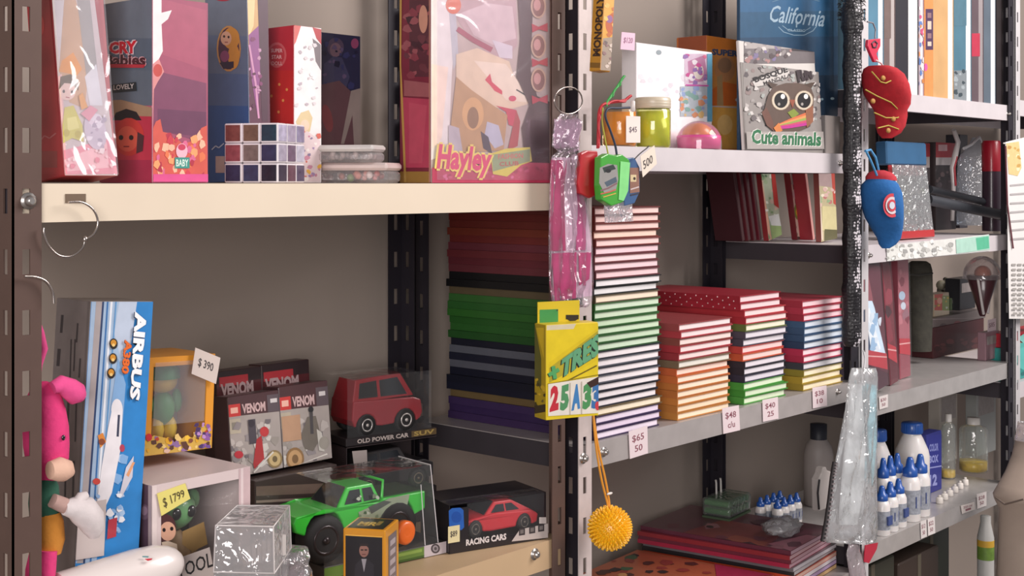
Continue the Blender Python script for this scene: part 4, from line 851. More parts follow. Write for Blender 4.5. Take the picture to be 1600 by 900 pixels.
F = fit(1282, 1290, 1313, 180, 236, .032, z=SB1); F.d = .014
r = box_thing(F, 'plain grey carton beside the owl book', 'box', 'carton'); body(F, 'carton', '#8f8783', r)
F = fit(1159, 1163, 1281, 62, 232, .012, z=SB1, lean=.06, d=.006)
r = box_thing(F, 'silver colouring book with a big eyed owl on its cover', 'book', 'colouring_book')
body(F, 'pages', '#c9c4c0', r); 
F1 = Frame(F.P(0, -.002, 0), 0, .06, 0, F.w+.008, .0015, F.h*.80)
F1.mb().box(0, 0, 0, F1.w, .0015, F1.h).build('cover', mat('#8d8884', .35, coat=.4), r)
a = F.front(); a.rect(1162, 60, 1282, 100, '#6d6668').rect(1164, 64, 1240, 76, '#a59e9c').speck(1164, 64, 1236, 98, 40, ('#c9c3c0', '#8b8484', '#54494c', '#9f7a78', '#7a6f90'), 2, 5, seed=1).rect(1236, 66, 1280, 79, '#3a3338').ell(1246, 72, 4.5, 4.5, '#cfc9c6').text('KIDS', ((1258, 69), (1276, 70), (1276, 76), (1258, 75)), '#b79aa0').done(r)
a = F1.front(); a.rect(1160, 90, 1290, 236, '#8f8986').speck(1164, 96, 1286, 196, 150, ('#b5afac', '#6d6668', '#9c9694', '#c9c4c1', '#5a5456', '#8a7a78', '#a0a4a0'), 2, 5, seed=2)
a.poly([(1174, 128), (1224, 104), (1232, 112), (1232, 120), (1190, 134), (1178, 136)], '#c3beba').text('BOSQUE', ((1175, 121), (1228, 104), (1230, 114), (1179, 131)), '#2a2628', .05).text('MANDALA', ((1190, 128), (1234, 114), (1234, 120), (1192, 134)), '#3a3436', .03).text('FUN', ((1242, 110), (1266, 104), (1268, 124), (1246, 130)), '#3a3034', .08).text('kids', ((1270, 98), (1284, 97), (1284, 106), (1270, 107)), '#d9d4d0')
a.poly([(1192, 172), (1198, 150), (1206, 136), (1226, 130), (1246, 130), (1264, 134), (1270, 150), (1268, 178), (1264, 198), (1240, 208), (1214, 206), (1198, 196)], '#5d4c44').poly([(1188, 176), (1196, 168), (1206, 190), (1208, 206), (1196, 196)], '#6b4a40').poly([(1204, 138), (1196, 128), (1214, 132)], '#4f4038').poly([(1266, 138), (1272, 128), (1254, 132)], '#4f4038')
for ex in (1218, 1254): a.ell(ex, 157, 15.5, 16.5, '#6d5a4c').ell(ex, 157, 14, 15, '#c9bca8').ell(ex, 157, 10.5, 12, '#151315').ell(ex+3, 151, 3.4, 4, '#e6e2de').ell(ex-3, 163, 2, 2.4, '#9a948f')
a.poly([(1231, 156), (1240, 156), (1236, 169)], '#8d4f3c').poly([(1228, 176), (1238, 170), (1246, 178), (1236, 186)], '#7d8a3a')
for k, c in enumerate(('#c96a44', '#d0925a', '#8fa050', '#c04a6a', '#b5338a')): a.line([(1212, 197-k*1+k*1.8), (1232, 188+k*2.6), (1258, 178+k*4)], 4.4, c)
a.poly([(1256, 172), (1268, 165), (1268, 190), (1258, 200)], '#8a5a44').poly([(1206, 200), (1214, 192), (1220, 204), (1212, 210)], '#c87a44').rect(1163, 206, 1286, 233, '#a29c98')
for dx, dy, c in ((-1, -1, '#d8d4cf'), (1, 1, '#d8d4cf'), (0, 0, '#2f6b48')): a.text('Cute animals', ((1172+dx, 202+dy), (1281+dx, 207+dy), (1280+dx, 229+dy), (1171+dx, 225+dy)), c, .04)
a.done(r)
F = fit(1063, 1104, 1158, 55, 232, .115, z=SB1); F.d = .065
r = box_thing(F, 'orange doll carton behind the pink domed toy', 'box', 'orange_box'); body(F, 'carton', '#b8652c', r)
a = F.front(); a.rect(1100, 50, 1160, 80, '#c9762f').rect(1100, 78, 1160, 240, '#c08042').text('SUPER', ((1112, 76), (1153, 79), (1153, 89), (1112, 86)), '#3d4a66', .05).ell(1132, 108, 16, 20, '#b07a50').ell(1132, 102, 11, 12, '#8d6a50').poly([(1112, 140), (1130, 128), (1152, 132), (1154, 165), (1112, 168)], '#c0632a').poly([(1120, 120), (1128, 116), (1130, 165), (1120, 168)], '#a08058').rect(1112, 165, 1156, 232, '#cf9a4a').ell(1132, 195, 12, 16, '#d8b070').line([(1110, 166), (1156, 168)], 2, '#b8a8a8').ell(1153, 156, 5, 3, '#cfc3bc').done(r)
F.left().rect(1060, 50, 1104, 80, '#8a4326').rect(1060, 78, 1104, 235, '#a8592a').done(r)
# clear toy box, its glare painted in as white
F = fit(975, 994, 1112, 66, 231, .085, z=SB1); F.d = .03
r = box_thing(F, 'clear toy box coloured glare white with a small picture strip, behind the jars', 'box', 'white_box')
body(F, 'carton', '#ece8ea', r, rough=.25, coat=.5)
a = F.front(); a.rect(992, 60, 1114, 235, '#ece7ea').ell(1029, 82, 4.5, 4, '#8f9aa0').speck(1000, 120, 1080, 150, 12, ('#dfd6dc', '#d2ccd4'), 3, 7).rect(1069, 84, 1108, 132, '#c9b4c6').poly([(1074, 96), (1100, 86), (1106, 126), (1076, 130)], '#b07a9a').ell(1091, 112, 8, 12, '#cfc4bc').speck(1070, 86, 1106, 132, 22, ('#c96a8a', '#d8cfd6', '#8a6aa0', '#b9508a'), 2, 5).rect(1062, 135, 1108, 182, '#a8b0b8').speck(1063, 138, 1104, 180, 30, ('#7fa09a', '#c98a6a', '#b9c4cf', '#8a9ac0', '#d0b07a'), 2.5, 6, seed=7).rect(1104, 84, 1112, 190, '#5f9ab5').line([(1070, 133), (1106, 134)], 2.5, '#b8569a').done(r)
P = at_y(981, 64, .06)
tagcard('price_tag', 'pale pink square price tag at the corner of the glare-white toy box', ((971, 50), (992, 52), (991, 79), (969, 77)), P, (0, -1, 0), '#dcb9cc', (('$120', ((975, 58), (989, 59), (988, 69), (974, 68))),), '#9a6a86')
# jars
def jar(px, y, r0, h, label, liquid, lid, film_c, clean=.8, group='slime jars'):
    c = at_y(px, 230, y); c.z = SB1; r = thing('slime_jar', label, 'jar', c, group); M = Matrix.Translation(c); k = h
    MB(M).lathe([(r0*.9, 0), (r0, .003), (r0, k*.74), (r0*.92, k*.78)], n=28).build('glass', film(film_c, .16, .05, 0, 10, .06, 'jar'+film_c), r)
    MB(M).lathe([(r0*.86, .002), (r0*.94, .004), (r0*.94, k*.72), (r0*.5, k*.73)], n=24).build('slime', liquid, r)
    if lid:
        MB(M).lathe([(r0*.97, k*.78), (r0*1.0, k*.79), (r0*1.0, k*.97), (r0*.94, k), (.002, k)], n=28).build('lid', lid, r)
        for q in range(3): MB(M).lathe([(r0*1.0, k*(.82+q*.05)), (r0*1.015, k*(.83+q*.05)), (r0*1.0, k*(.84+q*.05))], n=28).build('lid_ridge', lid, r)
    return r, c
def glow_mat(hexc, s=.3):
    m = mat(hexc, .25, coat=.5, var=.3, scale=40, sss=s); return m
LIDM = mat('#c9bda8', .35, coat=.2)
jar(968, .034, .027, .073, 'amber slime jar beneath the hanging lanyards', glow_mat('#e09a1c'), None, '#fff2d8')
jar(1020, .030, .0285, .079, 'yellow-green slime jar with a ridged cream lid', glow_mat('#cfcf14'), LIDM, '#eef0c0')
jl = tagcard('price_label', 'white label on the slime jars under the red lanyard', ((978, 181), (1000, 182), (1000, 223), (978, 223)), at_y(989, 200, .001), (0, -1, 0), '#ddd2cb', (('$45', ((983, 198), (995, 198), (995, 208), (983, 208))),), '#6d5e66', cat='label')
# pink domed toy
c = at_y(1092, 230, .040); c.z = SB1; M = Matrix.Translation(c)
r = thing('dome_toy', 'clear domed toy with an orange top and a pink base', 'toy', c)
MB(M).lathe([(.030, 0), (.036, .002), (.037, .022), (.035, .024), (.002, .0245)], n=26).build('pink_base', mat('#d0478c', .35, coat=.3), r)
MB(M).ball((-.004, 0, .0245), .026, .026, .020, 20, 10).build('orange_ball', mat('#c9713c', .4, coat=.3), r)
MB(M).lathe([(.038, 0)]+[(.038*math.cos(a*math.pi/16), .012+.036*math.sin(a*math.pi/16)) for a in range(8)]+[(.001, .048)], n=28).build('clear_dome', film('#fdf8f6', .14, .04, 0, 10, .10, 'dome'), r)

# ================================================================ lower shelf of the grey unit: magazines
SB3 = ZS['B3']
def magazine(F, label, cov, pg, group, art=None):
    r = thing('magazine', label, 'magazine', F.P(F.w/2, F.d/2, 0), group); w, d, h = F.w, F.d, F.h
    F.mb().box(0, 0, 0, w, d, .0006).box(0, 0, h-.0006, w, d, h).box(0, 0, .0006, .0005, d, h-.0006).build('cover', mat(cov, .3, coat=.3, var=.2, scale=20), r)
    F.mb().box(.0005, .0006, .0006, w-.0006, d-.0006, h-.0006).build('pages', mat(pg, .75, var=.05), r)
    return r
z = SB3
for i, (cn, c, p) in enumerate((('green', '#4f6a4c', '#b8b0a8'), ('grey', '#6d6a68', '#b8b0a8'), ('crimson', '#9a2a40', '#b8a0a0'), ('orange', '#a8593c', '#b0a8a0'))):
    F = Frame((BX0+.40+.004*i, .014+.003*(i % 2), z), .08+.01*(i % 2), 0, 0, .195, .285, .0095); mg = magazine(F, '%s magazine in the flat pile below the yellow spiky ball, %s from the top' % (cn, ('fourth', 'third', 'second', 'first')[i]), c, p, 'magazines below the spiky ball'); z += .0097
a = F.top(); a.speck(930, 868, 1200, 899, 34, ('#2c2426', '#c08a5a', '#8a3a34', '#3f5a40', '#c9b090', '#4a2c28'), 4, 13, el=.35, seed=4).rect(1120, 880, 1250, 905, '#a02a4a'); a.done(mg)
C = at_y(1243, 890, .012); z = SB3
MC = (('tan', '#8a6a44', '#c9a878'), ('purple', '#5a3a6a', '#b9a0c0'), ('white', '#c9c2c4', '#e0d8da'), ('orange red', '#c0482c', '#d8b0a0'), ('black', '#2a2628', '#b9b2b4'), ('grey', '#6d666a', '#c3bcc0'), ('crimson', '#a02a44', '#c9a0aa'), ('maroon', '#6a2a3a', '#b59098'), ('red', '#8a2c34', '#b8959a'), ('wine', '#5c2c3c', '#a88a94'))
g = random.Random(9)
for i, (cn, c, p) in enumerate(MC):
    F = Frame((C.x+g.uniform(-.004, .004)-(.0 if i < 6 else .012), C.y+.002+g.uniform(0, .004), z), .12+g.uniform(-.02, .02), 0, 0, .205, .312, .0078)
    mg = magazine(F, '%s magazine in the pile under the clear hanging bag, %s from the bottom' % (cn, ('lowest', 'second', 'third', 'fourth', 'fifth', 'sixth', 'seventh', 'eighth', 'ninth', 'tenth')[i]), c, p, 'magazines in the pile'); z += .008
a = F.top(); a.poly([(1060, 835), (1130, 812), (1230, 830), (1190, 858)], '#7a3a3c').poly([(1110, 850), (1150, 836), (1200, 848), (1170, 866)], '#8d4a40').poly([(1200, 850), (1260, 836), (1300, 842), (1250, 866)], '#a86a78').speck(1050, 815, 1290, 862, 22, ('#4a2a34', '#8a4a4c', '#6a3444', '#96606a'), 5, 16, el=.35, seed=3); a.done(mg)
ZM = z
# green pack on the magazines
C = at_z(1140, 815, ZM); F = Frame((C.x, C.y, ZM), .1, 0, 0, .095, .06, .048)
r = box_thing(F, 'wrapped pack of green tubes lying on the magazine pile', 'pack', 'tube_pack')
for k in range(7):
    mb = F.mb(); x = .007+k*.0135; mb.tube([(x, .004, .014), (x, .056, .014)], .0062, 10).build('green_tube', mat('#2f6a34', .35, coat=.3), r)
    F.mb().tube([(x, .004, .030), (x, .056, .030)], .0062, 10).build('green_tube', mat('#35703a', .35, coat=.3), r)
F.mb().box(0, 0, 0, .095, .06, .004).build('card', mat('#3a4a34', .6), r)
F.mb().bbox(-.001, -.001, .004, .096, .061, .040, .004).build('clear_wrap', film('#e4eee2', .2, .08, .6, 40, .12, 'wrap'), r)
for k, x in enumerate((.042, .062)): F.mb().tube([(x, .05, .038), (x-.001, .05, .062), (x-.003, .05, .068)], .0022, 6).build('prong', mat('#b9b6b2', .4), r)
C = at_z(1240, 842, ZM); g = random.Random(4); mb = MB()
mb.ball((C.x+.01, C.y+.03, ZM+.0165), .045, .032, .0155, 20, 12, fn=lambda d: 1+.12*math.sin(11*d.x+3*d.y)+.1*math.sin(9*d.z+7*d.y)); mb.single('plastic_packet', film('#c9c6c8', .28, .08, 1.0, 60, .28, 'packet'), 'crumpled grey plastic packet on the magazine pile', 'packet')

# ================================================================ things hanging on the posts
RINGM = mat('#b5aaa4', .22, .95, .05)
def ring(name, label, pts, y, rad=.0011, dy=0.0, holder=None):
    P = [at_y(px, py, y+dy*i) for i, (px, py) in enumerate(pts)]
    # smooth the path
    out = []
    for i in range(len(P)-1):
        p0, p1, p2, p3 = P[max(i-1, 0)], P[i], P[i+1], P[min(i+2, len(P)-1)]
        for k in range(5):
            t = k/5; out.append(.5*((2*p1)+(p2-p0)*t+(2*p0-5*p1+4*p2-p3)*t*t+(3*p1-p0-3*p2+p3)*t**3))
    out.append(P[-1]); return out
pts = ring('', '', ((107, 316), (128, 316), (146, 328), (153, 348), (146, 366), (133, 374)), -.006)
r = thing('binder_ring', 'open chrome binder ring hanging from the cream shelf edge', 'ring', pts[0])
MB().tube(pts, .0012, 8).build('ring_half', RINGM, r)
p2 = ring('', '', ((133, 374), (128, 388), (112, 400), (92, 399), (76, 384), (69, 366), (69, 356)), -.006); MB().tube(p2, .0012, 8).build('ring_half', RINGM, r)
MB(Matrix.Translation(pts[-1])).ball((0, 0, 0), .0026, .0022, .0034, 10, 8).build('hinge', RINGM, r)
s0 = at_y(118, 310, .0035); MB(Matrix.Translation(s0)).box(-.011, -.0006, -.0045, .011, .0004, .0045).build('slot', mat('#6d5a48', .6), ua)
pts = ring('', '', ((38, 432), (56, 433), (72, 440), (82, 456), (84, 474)), -.007)
r = thing('binder_ring', 'chrome binder ring in a slot of the brown post above the pink plush', 'ring', pts[0]); MB().tube(pts, .0014, 8).build('ring_half', RINGM, r)
pts = ring('', '', tuple((888+22*math.cos(a), 157+21*math.sin(a)) for a in [i*2*math.pi/20 for i in range(20)]), -.02)
r = thing('key_ring', 'steel key ring holding the magenta packet on the post', 'ring', at_y(888, 178, -.02)); MB().tube(pts[:-1], .0011, 8, closed=True).build('wire_ring', RINGM, r)
# crumpled clear bag helper: outline rows of (y px, x left px, x right px)
def bag(rows, y, n=14, bulge=.012, seed=0, jit=.004, fold=3):
    g = random.Random(seed); out = []; ph = [g.uniform(0, 6) for _ in range(6)]
    for i, (py, xl, xr) in enumerate(rows):
        row = []
        for k in range(n+1):
            u = k/n; P = at_y(xl+(xr-xl)*u, py, y)
            e = math.sin(math.pi*u)
            P.y -= e*bulge + e*jit*(math.sin(fold*2*math.pi*u+ph[0]+i*.35)+.6*math.sin(fold*4.3*math.pi*u+ph[1]-i*.5)) + jit*.5*math.sin(i*1.1+ph[2])*e
            row.append(P)
        back = [Vector((p.x, 2*y-p.y+ (y-p.y)*-.4, p.z)) for p in row[1:-1]][::-1]
        out.append(row+back)
    return out
def dense(rows, k=4):
    out = []
    for a, b in zip(rows, rows[1:]):
        for j in range(k): out.append(tuple(a[i]+(b[i]-a[i])*j/k for i in range(3)))
    return out+[rows[-1]]
BAGF = film('#fbf6fa', .16, .07, .7, 26, .07, 'bag')
r = thing('plastic_packet', 'long clear packet with magenta contents hanging from the key ring on the post', 'packet', at_y(893, 478, -.024))
R1 = dense([(178, 876, 900), (190, 866, 908), (228, 862, 906), (236, 872, 900), (244, 862, 908), (300, 858, 918), (380, 857, 926), (440, 858, 928), (470, 862, 926), (480, 872, 918)], 4)
mb = MB(); mb.grid(bag(R1, -.022, 24, .007, 3, .0075, 4), None, True, True); mb.build('clear_bag', BAGF, r)
for nm, q, hx, yy in (('highlight_sheet', ((863, 246), (906, 246), (924, 380), (925, 462), (866, 470), (861, 380)), '#dcc3d0', -.018), ('magenta_card', ((862, 250), (880, 250), (884, 392), (860, 392)), '#a8235f', -.0215), ('magenta_card', ((863, 396), (901, 394), (900, 466), (868, 470)), '#b01f66', -.0215), ('magenta_card', ((897, 300), (908, 304), (915, 390), (901, 391)), '#b5407a', -.0215), ('magenta_card', ((905, 395), (924, 394), (921, 436), (906, 446)), '#b01f66', -.0215)):  # pale sheet added behind the cards as the bag's white highlights
    mb = MB(); P = [at_y(x, y, yy) for x, y in q]; n_ = len(P); mb.add(P+[p+Vector((0, .0015, 0)) for p in P], [list(range(n_)), list(range(n_, 2*n_))[::-1]]+[(i, (i+1) % n_, (i+1) % n_+n_, i+n_) for i in range(n_)]); mb.build(nm, mat(hx, .35, coat=.2, var=.3, scale=60), r)
P = [at_y(x, y, -.018) for x, y in ((866, 186), (905, 186), (903, 232), (866, 232))]; MB().add(P, [(0, 1, 2, 3)]).build('silver_card', mat('#c9a8bc', .25, .6, .4, 90), r, solid=.001)
# yellow card-game box
C = at_y(853, 657, -.064); F = Frame(C, math.radians(-20), 0, 0, .082, .030, .140)
q1 = at_y(853, 508, -.064); F.h = q1.z-C.z
r = box_thing(F, 'yellow card game box hanging by its tab on the post', 'box', 'card_game_box')
body(F, 'carton', '#d3b81e', r)
F.mb().box(.004, F.d-.001, F.h, F.w-.012, F.d, F.h+.028).build('hang_tab', mat('#c9b024', .45), r)
a = Art(F.P(0, F.d-.001, 0), -F.Y); a.poly([(843, 484), (872, 483), (872, 508), (843, 508)], '#3f8a4a').rect(884, 492, 904, 499, '#2a2420').poly([(886, 499), (902, 499), (894, 504)], '#2a2420').done(r)
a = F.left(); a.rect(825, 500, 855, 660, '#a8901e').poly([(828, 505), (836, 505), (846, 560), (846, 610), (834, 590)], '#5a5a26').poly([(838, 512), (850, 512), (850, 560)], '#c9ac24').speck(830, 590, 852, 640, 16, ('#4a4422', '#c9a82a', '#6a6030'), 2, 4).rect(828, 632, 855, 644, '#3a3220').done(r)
a = F.front(); a.poly([(850, 505), (942, 505), (942, 660), (850, 660)], '#d6bd22').poly([(854, 505), (900, 505), (896, 514), (854, 516)], '#cbbfa0')
q = ((866, 568), (938, 522), (938, 558), (866, 602)); 
a.poly([(858, 566), (940, 512), (942, 562), (858, 602)], '#d0b61e').poly([(858, 575), (941, 516), (941, 556), (858, 598)], '#a89a2a')
for dx, dy, c in ((-2, 2, '#1f2a22'), (-1.2, 1.2, '#1f2a22'), (1, -1, '#1f2a22'), (0, 0, '#5f9a72')): a.text('TRES', ((878+dx, 561+dy), (937+dx, 519+dy), (937+dx, 553+dy), (874+dx, 593+dy)), c, .06)
for dx, c in ((-1, '#1f2a22'), (0, '#4f9a5c')): a.line([(857+dx, 586-dx), (873+dx, 577-dx)], 6, c).line([(864+dx, 572-dx), (867+dx, 592-dx)], 6, c)
a.line([(884, 596), (932, 571)], 2, '#6a5a1a').line([(855, 600), (940, 585)], 1.4, '#8a7a1c')
a.poly([(856, 600), (937, 588), (937, 645), (856, 650)], '#d9d2c6')
for k, (x, c, t) in enumerate(((866, '#b52c38', '2'), (882, '#4f8a5c', '5'), (900, '#3f7ab0', 'A'), (917, '#4a8a54', '3'), (931, '#3a6aa0', '3'))):
    a.text(t, ((x-6, 604-k), (x+7, 600-k), (x+6, 640-k), (x-8, 644-k)), c, .07)
a.poly([(916, 598), (937, 588), (937, 600), (922, 606)], '#3a2420').ell(933, 634, 4, 7, '#c03c44').line([(890, 598), (890, 648)], 1.3, '#a59a8a').line([(908, 596), (908, 647)], 1.3, '#a59a8a').done(r)
tube = MB(); tube.tube([F.P(.034, F.d-.002, F.h+.016), at_y(889, 489, -.006), at_y(887, 480, -.003)], .001, 6); tube.build('hook', mat('#2a2628', .4, .5), r)
# yellow spiky ball on its loop
c = at_y(953, 825, -.045); rad = 33*pxm(c); M = Matrix.Translation(c)
r = thing('spiky_ball', 'yellow rubber spiky ball hanging from the post on an orange loop', 'toy', c)
YM = mat('#f0b41c', .38, coat=.2, sss=.3, var=.15)
MB(M).ball((0, 0, 0), rad*.90, n=28, m=18).build('ball', YM, r)
mb = MB(M); N = 300
for i in range(N):
    zz = 1-2*(i+.5)/N; a_ = i*2.399963; q = math.sqrt(1-zz*zz); d = Vector((q*math.cos(a_), q*math.sin(a_), zz)); mb.tube([d*rad*.82, d*rad*.98, d*rad*1.08], [.0027, .0021, .0009], 6)
mb.build('spikes', YM, r, kind='stuff')
OM = mat('#d8912c', .5, bump=.2)
for k in (0, 1):
    pp = ring('', '', ((926, 640), (929+k*2, 676), (933+k*4, 710), (940+k*6, 750), (949+k*3, 786), (951, 800)), -.03, dy=-.0025); MB().tube(pp, .0016, 8).build('loop', OM, r)
P = at_y(950, 772, -.042); MB(Matrix.Translation(P)).ball((.004, 0, 0), .007, .002, .002, 8, 6).build('clasp', mat('#d9d2cc', .4), r)
# tall yellow board game box hanging from above
C = at_y(938, 110, -.055); F = Frame(C, math.radians(-8), .0, .075, .020, .022, .16)
r = box_thing(F, 'narrow yellow board game box hanging from the post, lettered along its side', 'box', 'board_game_box')
body(F, 'carton', '#c98a24', r)
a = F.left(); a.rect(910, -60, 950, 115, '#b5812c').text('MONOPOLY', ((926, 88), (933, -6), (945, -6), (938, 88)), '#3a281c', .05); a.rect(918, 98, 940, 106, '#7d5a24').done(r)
a = F.front(); a.rect(930, -60, 980, 115, '#d39a34').poly([(942, 60), (966, 60), (960, 112), (938, 112)], '#9c8a7a').ell(955, 38, 9, 16, '#b5562c').ell(952, 30, 5, 6, '#8a5a8a').speck(944, 5, 968, 60, 14, ('#d8ac50', '#b8642c', '#e0b45c'), 2, 5).speck(942, 64, 962, 108, 16, ('#6a5a58', '#c9b8ac', '#8a6a6a'), 2, 4).done(r)
MB().tube([F.P(.01, .011, F.h), F.P(.01, .011, F.h)+Vector((0, 0, .05)), Vector((BX0+.013, -.003, F.P(0, 0, F.h).z+.06))], .001, 6).build('hook', RINGM, r)
# lanyards and keyrings
def cord(name, label, pts, y, rad, hexc, cat='lanyard', dy=0, twist=False):
    pp = ring('', '', pts, y, dy=dy); base = min(pp, key=lambda p: p.z); r = thing(name, label, cat, base)
    MB().tube(pp, rad, 8).build('cord', mat(hexc, .55, bump=.3), r)
    if twist:
        q = [p+Vector((.0018*math.cos(i*.9), -.0022*abs(math.sin(i*.9)), .0018*math.sin(i*.9))) for i, p in enumerate(pp)]; MB().tube(q, rad*.8, 6).build('twist', mat(hexc, .5), r)
    return r
cord('lanyard', 'red twisted lanyard looped on the post above the amber jar', ((985, 150), (975, 157), (955, 160), (942, 164), (936, 176), (935, 200), (934, 232)), -.028, .0022, '#b5202c', twist=True)
cord('lanyard', 'dark navy lanyard with a pale tip crossing in front of the jars', ((984, 168), (966, 169), (950, 170), (946, 182), (954, 205), (961, 226), (964, 244)), -.034, .0017, '#2c3448')
cord('lanyard', 'short green twisted lanyard pointing up above the jars', ((975, 119), (968, 130), (960, 142), (952, 154), (946, 164)), -.028, .0019, '#3f9a4c', twist=True)
cord('lanyard', 'thin yellow-green lanyard beside the red one', ((942, 168), (941, 190), (945, 215), (950, 240)), -.030, .0011, '#a8a83c')
P = at_y(989, 166, -.034); MB(Matrix.Translation(P)).lathe([(.002, -.008), (.0034, -.007), (.0034, .007), (.002, .008)], n=10, axis='z').single('lanyard_clip', mat('#ddd4d0', .35), 'white plastic clip at the end of the navy lanyard', 'clip')
def slab(name, label, pts, y, th, hexc, cat, rough=.35, bevel=.0015):
    P = [at_y(a_, b_, y) for a_, b_ in pts]; n_ = len(P); r = thing(name, label, cat, min(P, key=lambda p: p.z))
    MB().add(P+[p+Vector((0, th, 0)) for p in P], [list(range(n_)), list(range(n_, 2*n_))[::-1]]+[(i, (i+1) % n_, (i+1) % n_+n_, i+n_) for i in range(n_)]).build('body', mat(hexc, rough, coat=.3, sss=0), r, bevel=bevel)
    return r
r = slab('keyring_charm', 'plain red rubber keyring charm by the green framed one', ((908, 240), (918, 235), (934, 236), (936, 262), (930, 286), (934, 304), (922, 310), (906, 302), (902, 286), (906, 262)), -.034, .008, '#a81a24', 'keyring')
r = slab('keyring_charm', 'green framed keyring charm with a pale picture', ((939, 246), (950, 240), (964, 243), (972, 241), (984, 250), (982, 296), (974, 316), (956, 322), (940, 312), (938, 290)), -.050, .012, '#3f9c34', 'keyring')
a = Art(at_y(955, 280, -.0503), (0, -1, 0)); a.poly([(937, 262), (950, 256), (964, 258), (966, 280), (962, 298), (944, 302), (936, 286)], '#8d8a88').poly([(941, 262), (958, 257), (962, 264), (944, 270)], '#2c3634').ell(950, 267, 4.5, 3, '#1c1c20').poly([(944, 285), (962, 276), (964, 284), (948, 292)], '#4a5866').line([(938, 298), (950, 294), (964, 286)], 2.6, '#7a5a60').line([(938, 303), (952, 300), (962, 296)], 2, '#b8604a').line([(942, 308), (962, 302)], 1.6, '#c9a44a')
a.poly([(969, 252), (984, 254), (981, 298), (974, 314), (966, 312)], '#7fd080').done(r)
r = slab('keyring_charm', 'blue and brown keyring charm partly hidden by the green framed one', ((980, 247), (992, 246), (1000, 262), (1000, 300), (992, 318), (976, 322), (974, 300)), -.036, .008, '#3a5a86', 'keyring')
a = Art(at_y(990, 280, -.0363), (0, -1, 0)); a.poly([(984, 262), (998, 262), (999, 300), (984, 302)], '#8a6456').rect(985, 273, 994, 284, '#cbb890').ell(991, 279, 2, 2.4, '#3a2a24').line([(985, 296), (998, 292)], 2, '#c9b8b8').line([(985, 305), (998, 302)], 2.2, '#3a3440').done(r)
q = ((1000, 244), (1022, 227), (1026, 256), (1004, 277))
tagcard('price_tag', 'cream price tag tied to the blue and brown keyring charm', q, at_y(1010, 250, -.04), (0, -1, 0), '#dccfc0', (('500', ((1004, 252), (1019, 241), (1020, 254), (1006, 265))),), '#4a4240')
cord('tag_string', 'black string tying the cream price tag to the keyring charms', ((992, 248), (1000, 240), (1010, 232), (1014, 228)), -.042, .0009, '#2a2628', 'string')
r = slab('clear_pouch', 'small clear packet dangling below the keyring charms', ((946, 316), (988, 314), (990, 346), (948, 348)), -.035, .004, '#d8ccd0', 'packet', bevel=.001)
r.children[0].data.materials[0] = film('#f6eef2', .25, .08, .8, 50, .25, 'pouch')
# ================================================================ dark unit, top shelf: standing books
SC1, SC2, SC3, SC4 = ZS['C1'], ZS['C2'], ZS['C3'], ZS['C4']
def pouch(mb, rows, y, dr=.7, n=18, col=None):
    """soft closed body from silhouette rows (y px, x left px, x right px), round in depth"""
    out = []
    for py, xl, xr in rows:
        c = at_y((xl+xr)/2, py, y); v = ray((xl+xr)/2, py); f = Vector((v.x, v.y, 0)).normalized(); s = Vector((f.y, -f.x, 0)); k = (xr-xl)/2*pxm(c)*FWD.dot(f)
        out.append([c+s*k*math.cos(q)-f*k*dr*math.sin(q) for q in [i*2*math.pi/n for i in range(n)]])
    mb.grid(out, col, True, True)
    for r_, o in ((out[0], 1), (out[-1], 0)): mb.add(r_, [list(range(n))], col)
    return mb
def standing(label, a, b, c, ybase, cov, spine, z, y=.016, d=.2, top=-70, group='books standing on the top shelf', art=None):
    F = fit(a-3, a, c, top, ybase, y, z=z); F.d = d; F.w -= .0006
    r = thing('book', label, 'book', F.P(F.w/2, F.d/2, 0), group); w, h = F.w, F.h; t = .0016
    k = w*(b-a)/(c-a)
    F.mb().box(0, 0, 0, max(k, t), d, h).build('cover', mat(cov, .4, coat=.15, var=.25, scale=14), r)
    F.mb().box(max(k, t), .0012, .001, w-t, d-.002, h-.001).build('page_block', mat(spine, .6, var=.08, scale=30), r)
    F.mb().box(w-t, 0, 0, w, d, h).build('back_cover', mat(cov, .4, coat=.15, var=.2), r)
    if art: art(F, r)
    return F, r
def sp1(F, r):
    a = F.front(); a.speck(1432, 0, 1450, 150, 34, ('#c0507a', '#5a78b0', '#d8884a', '#e0d4d4'), 1.5, 4, el=2); a.done(r)
def sp2(F, r):
    a = F.front(); a.rect(1440, -70, 1470, 160, '#d98a4e').rect(1446, 14, 1458, 78, '#4a3050').rect(1449, 20, 1455, 28, '#8a6a70').rect(1449, 33, 1455, 46, '#c9b8a8').rect(1449, 52, 1455, 60, '#8a6a70').rect(1449, 65, 1455, 72, '#c9b8a8').ell(1446, 105, 3, 6, '#d0589a').done(r)
BK = [('teal book next to the black dotted sleeve', 1350, 1372, 1381, 150, '#4d7a92', '#cfcfd2', None), ('brown-spined book beside the teal one', 1381, 1390, 1399, 150, '#6d5a58', '#a39a98', None),
      ('black book with a wide white fore edge', 1399, 1419, 1435, 150, '#24222a', '#d3d3d2', None), ('slim book with a speckled multicoloured edge', 1435.5, 1438, 1443.5, 149, '#b0a0a8', '#cfc4c8', sp1),
      ('orange book with a dark lettered spine', 1444, 1446, 1458, 150, '#c4763c', '#d98a4e', sp2), ('tan book beside the orange book', 1458, 1481, 1490, 153, '#c39a68', '#ddd6cc', None),
      ('dark teal book standing by the tan one', 1490, 1509, 1518, 155, '#466e80', '#c3c8ca', None), ('grey book with a red band', 1518, 1529, 1537, 156, '#5a4a50', '#8b8284', None),
      ('slate blue book near the far post', 1537, 1548, 1556, 159, '#56626e', '#c3c6c8', None), ('dark brown board against the far post', 1557, 1566, 1568, 160, '#2c2628', '#3a3234', None)]
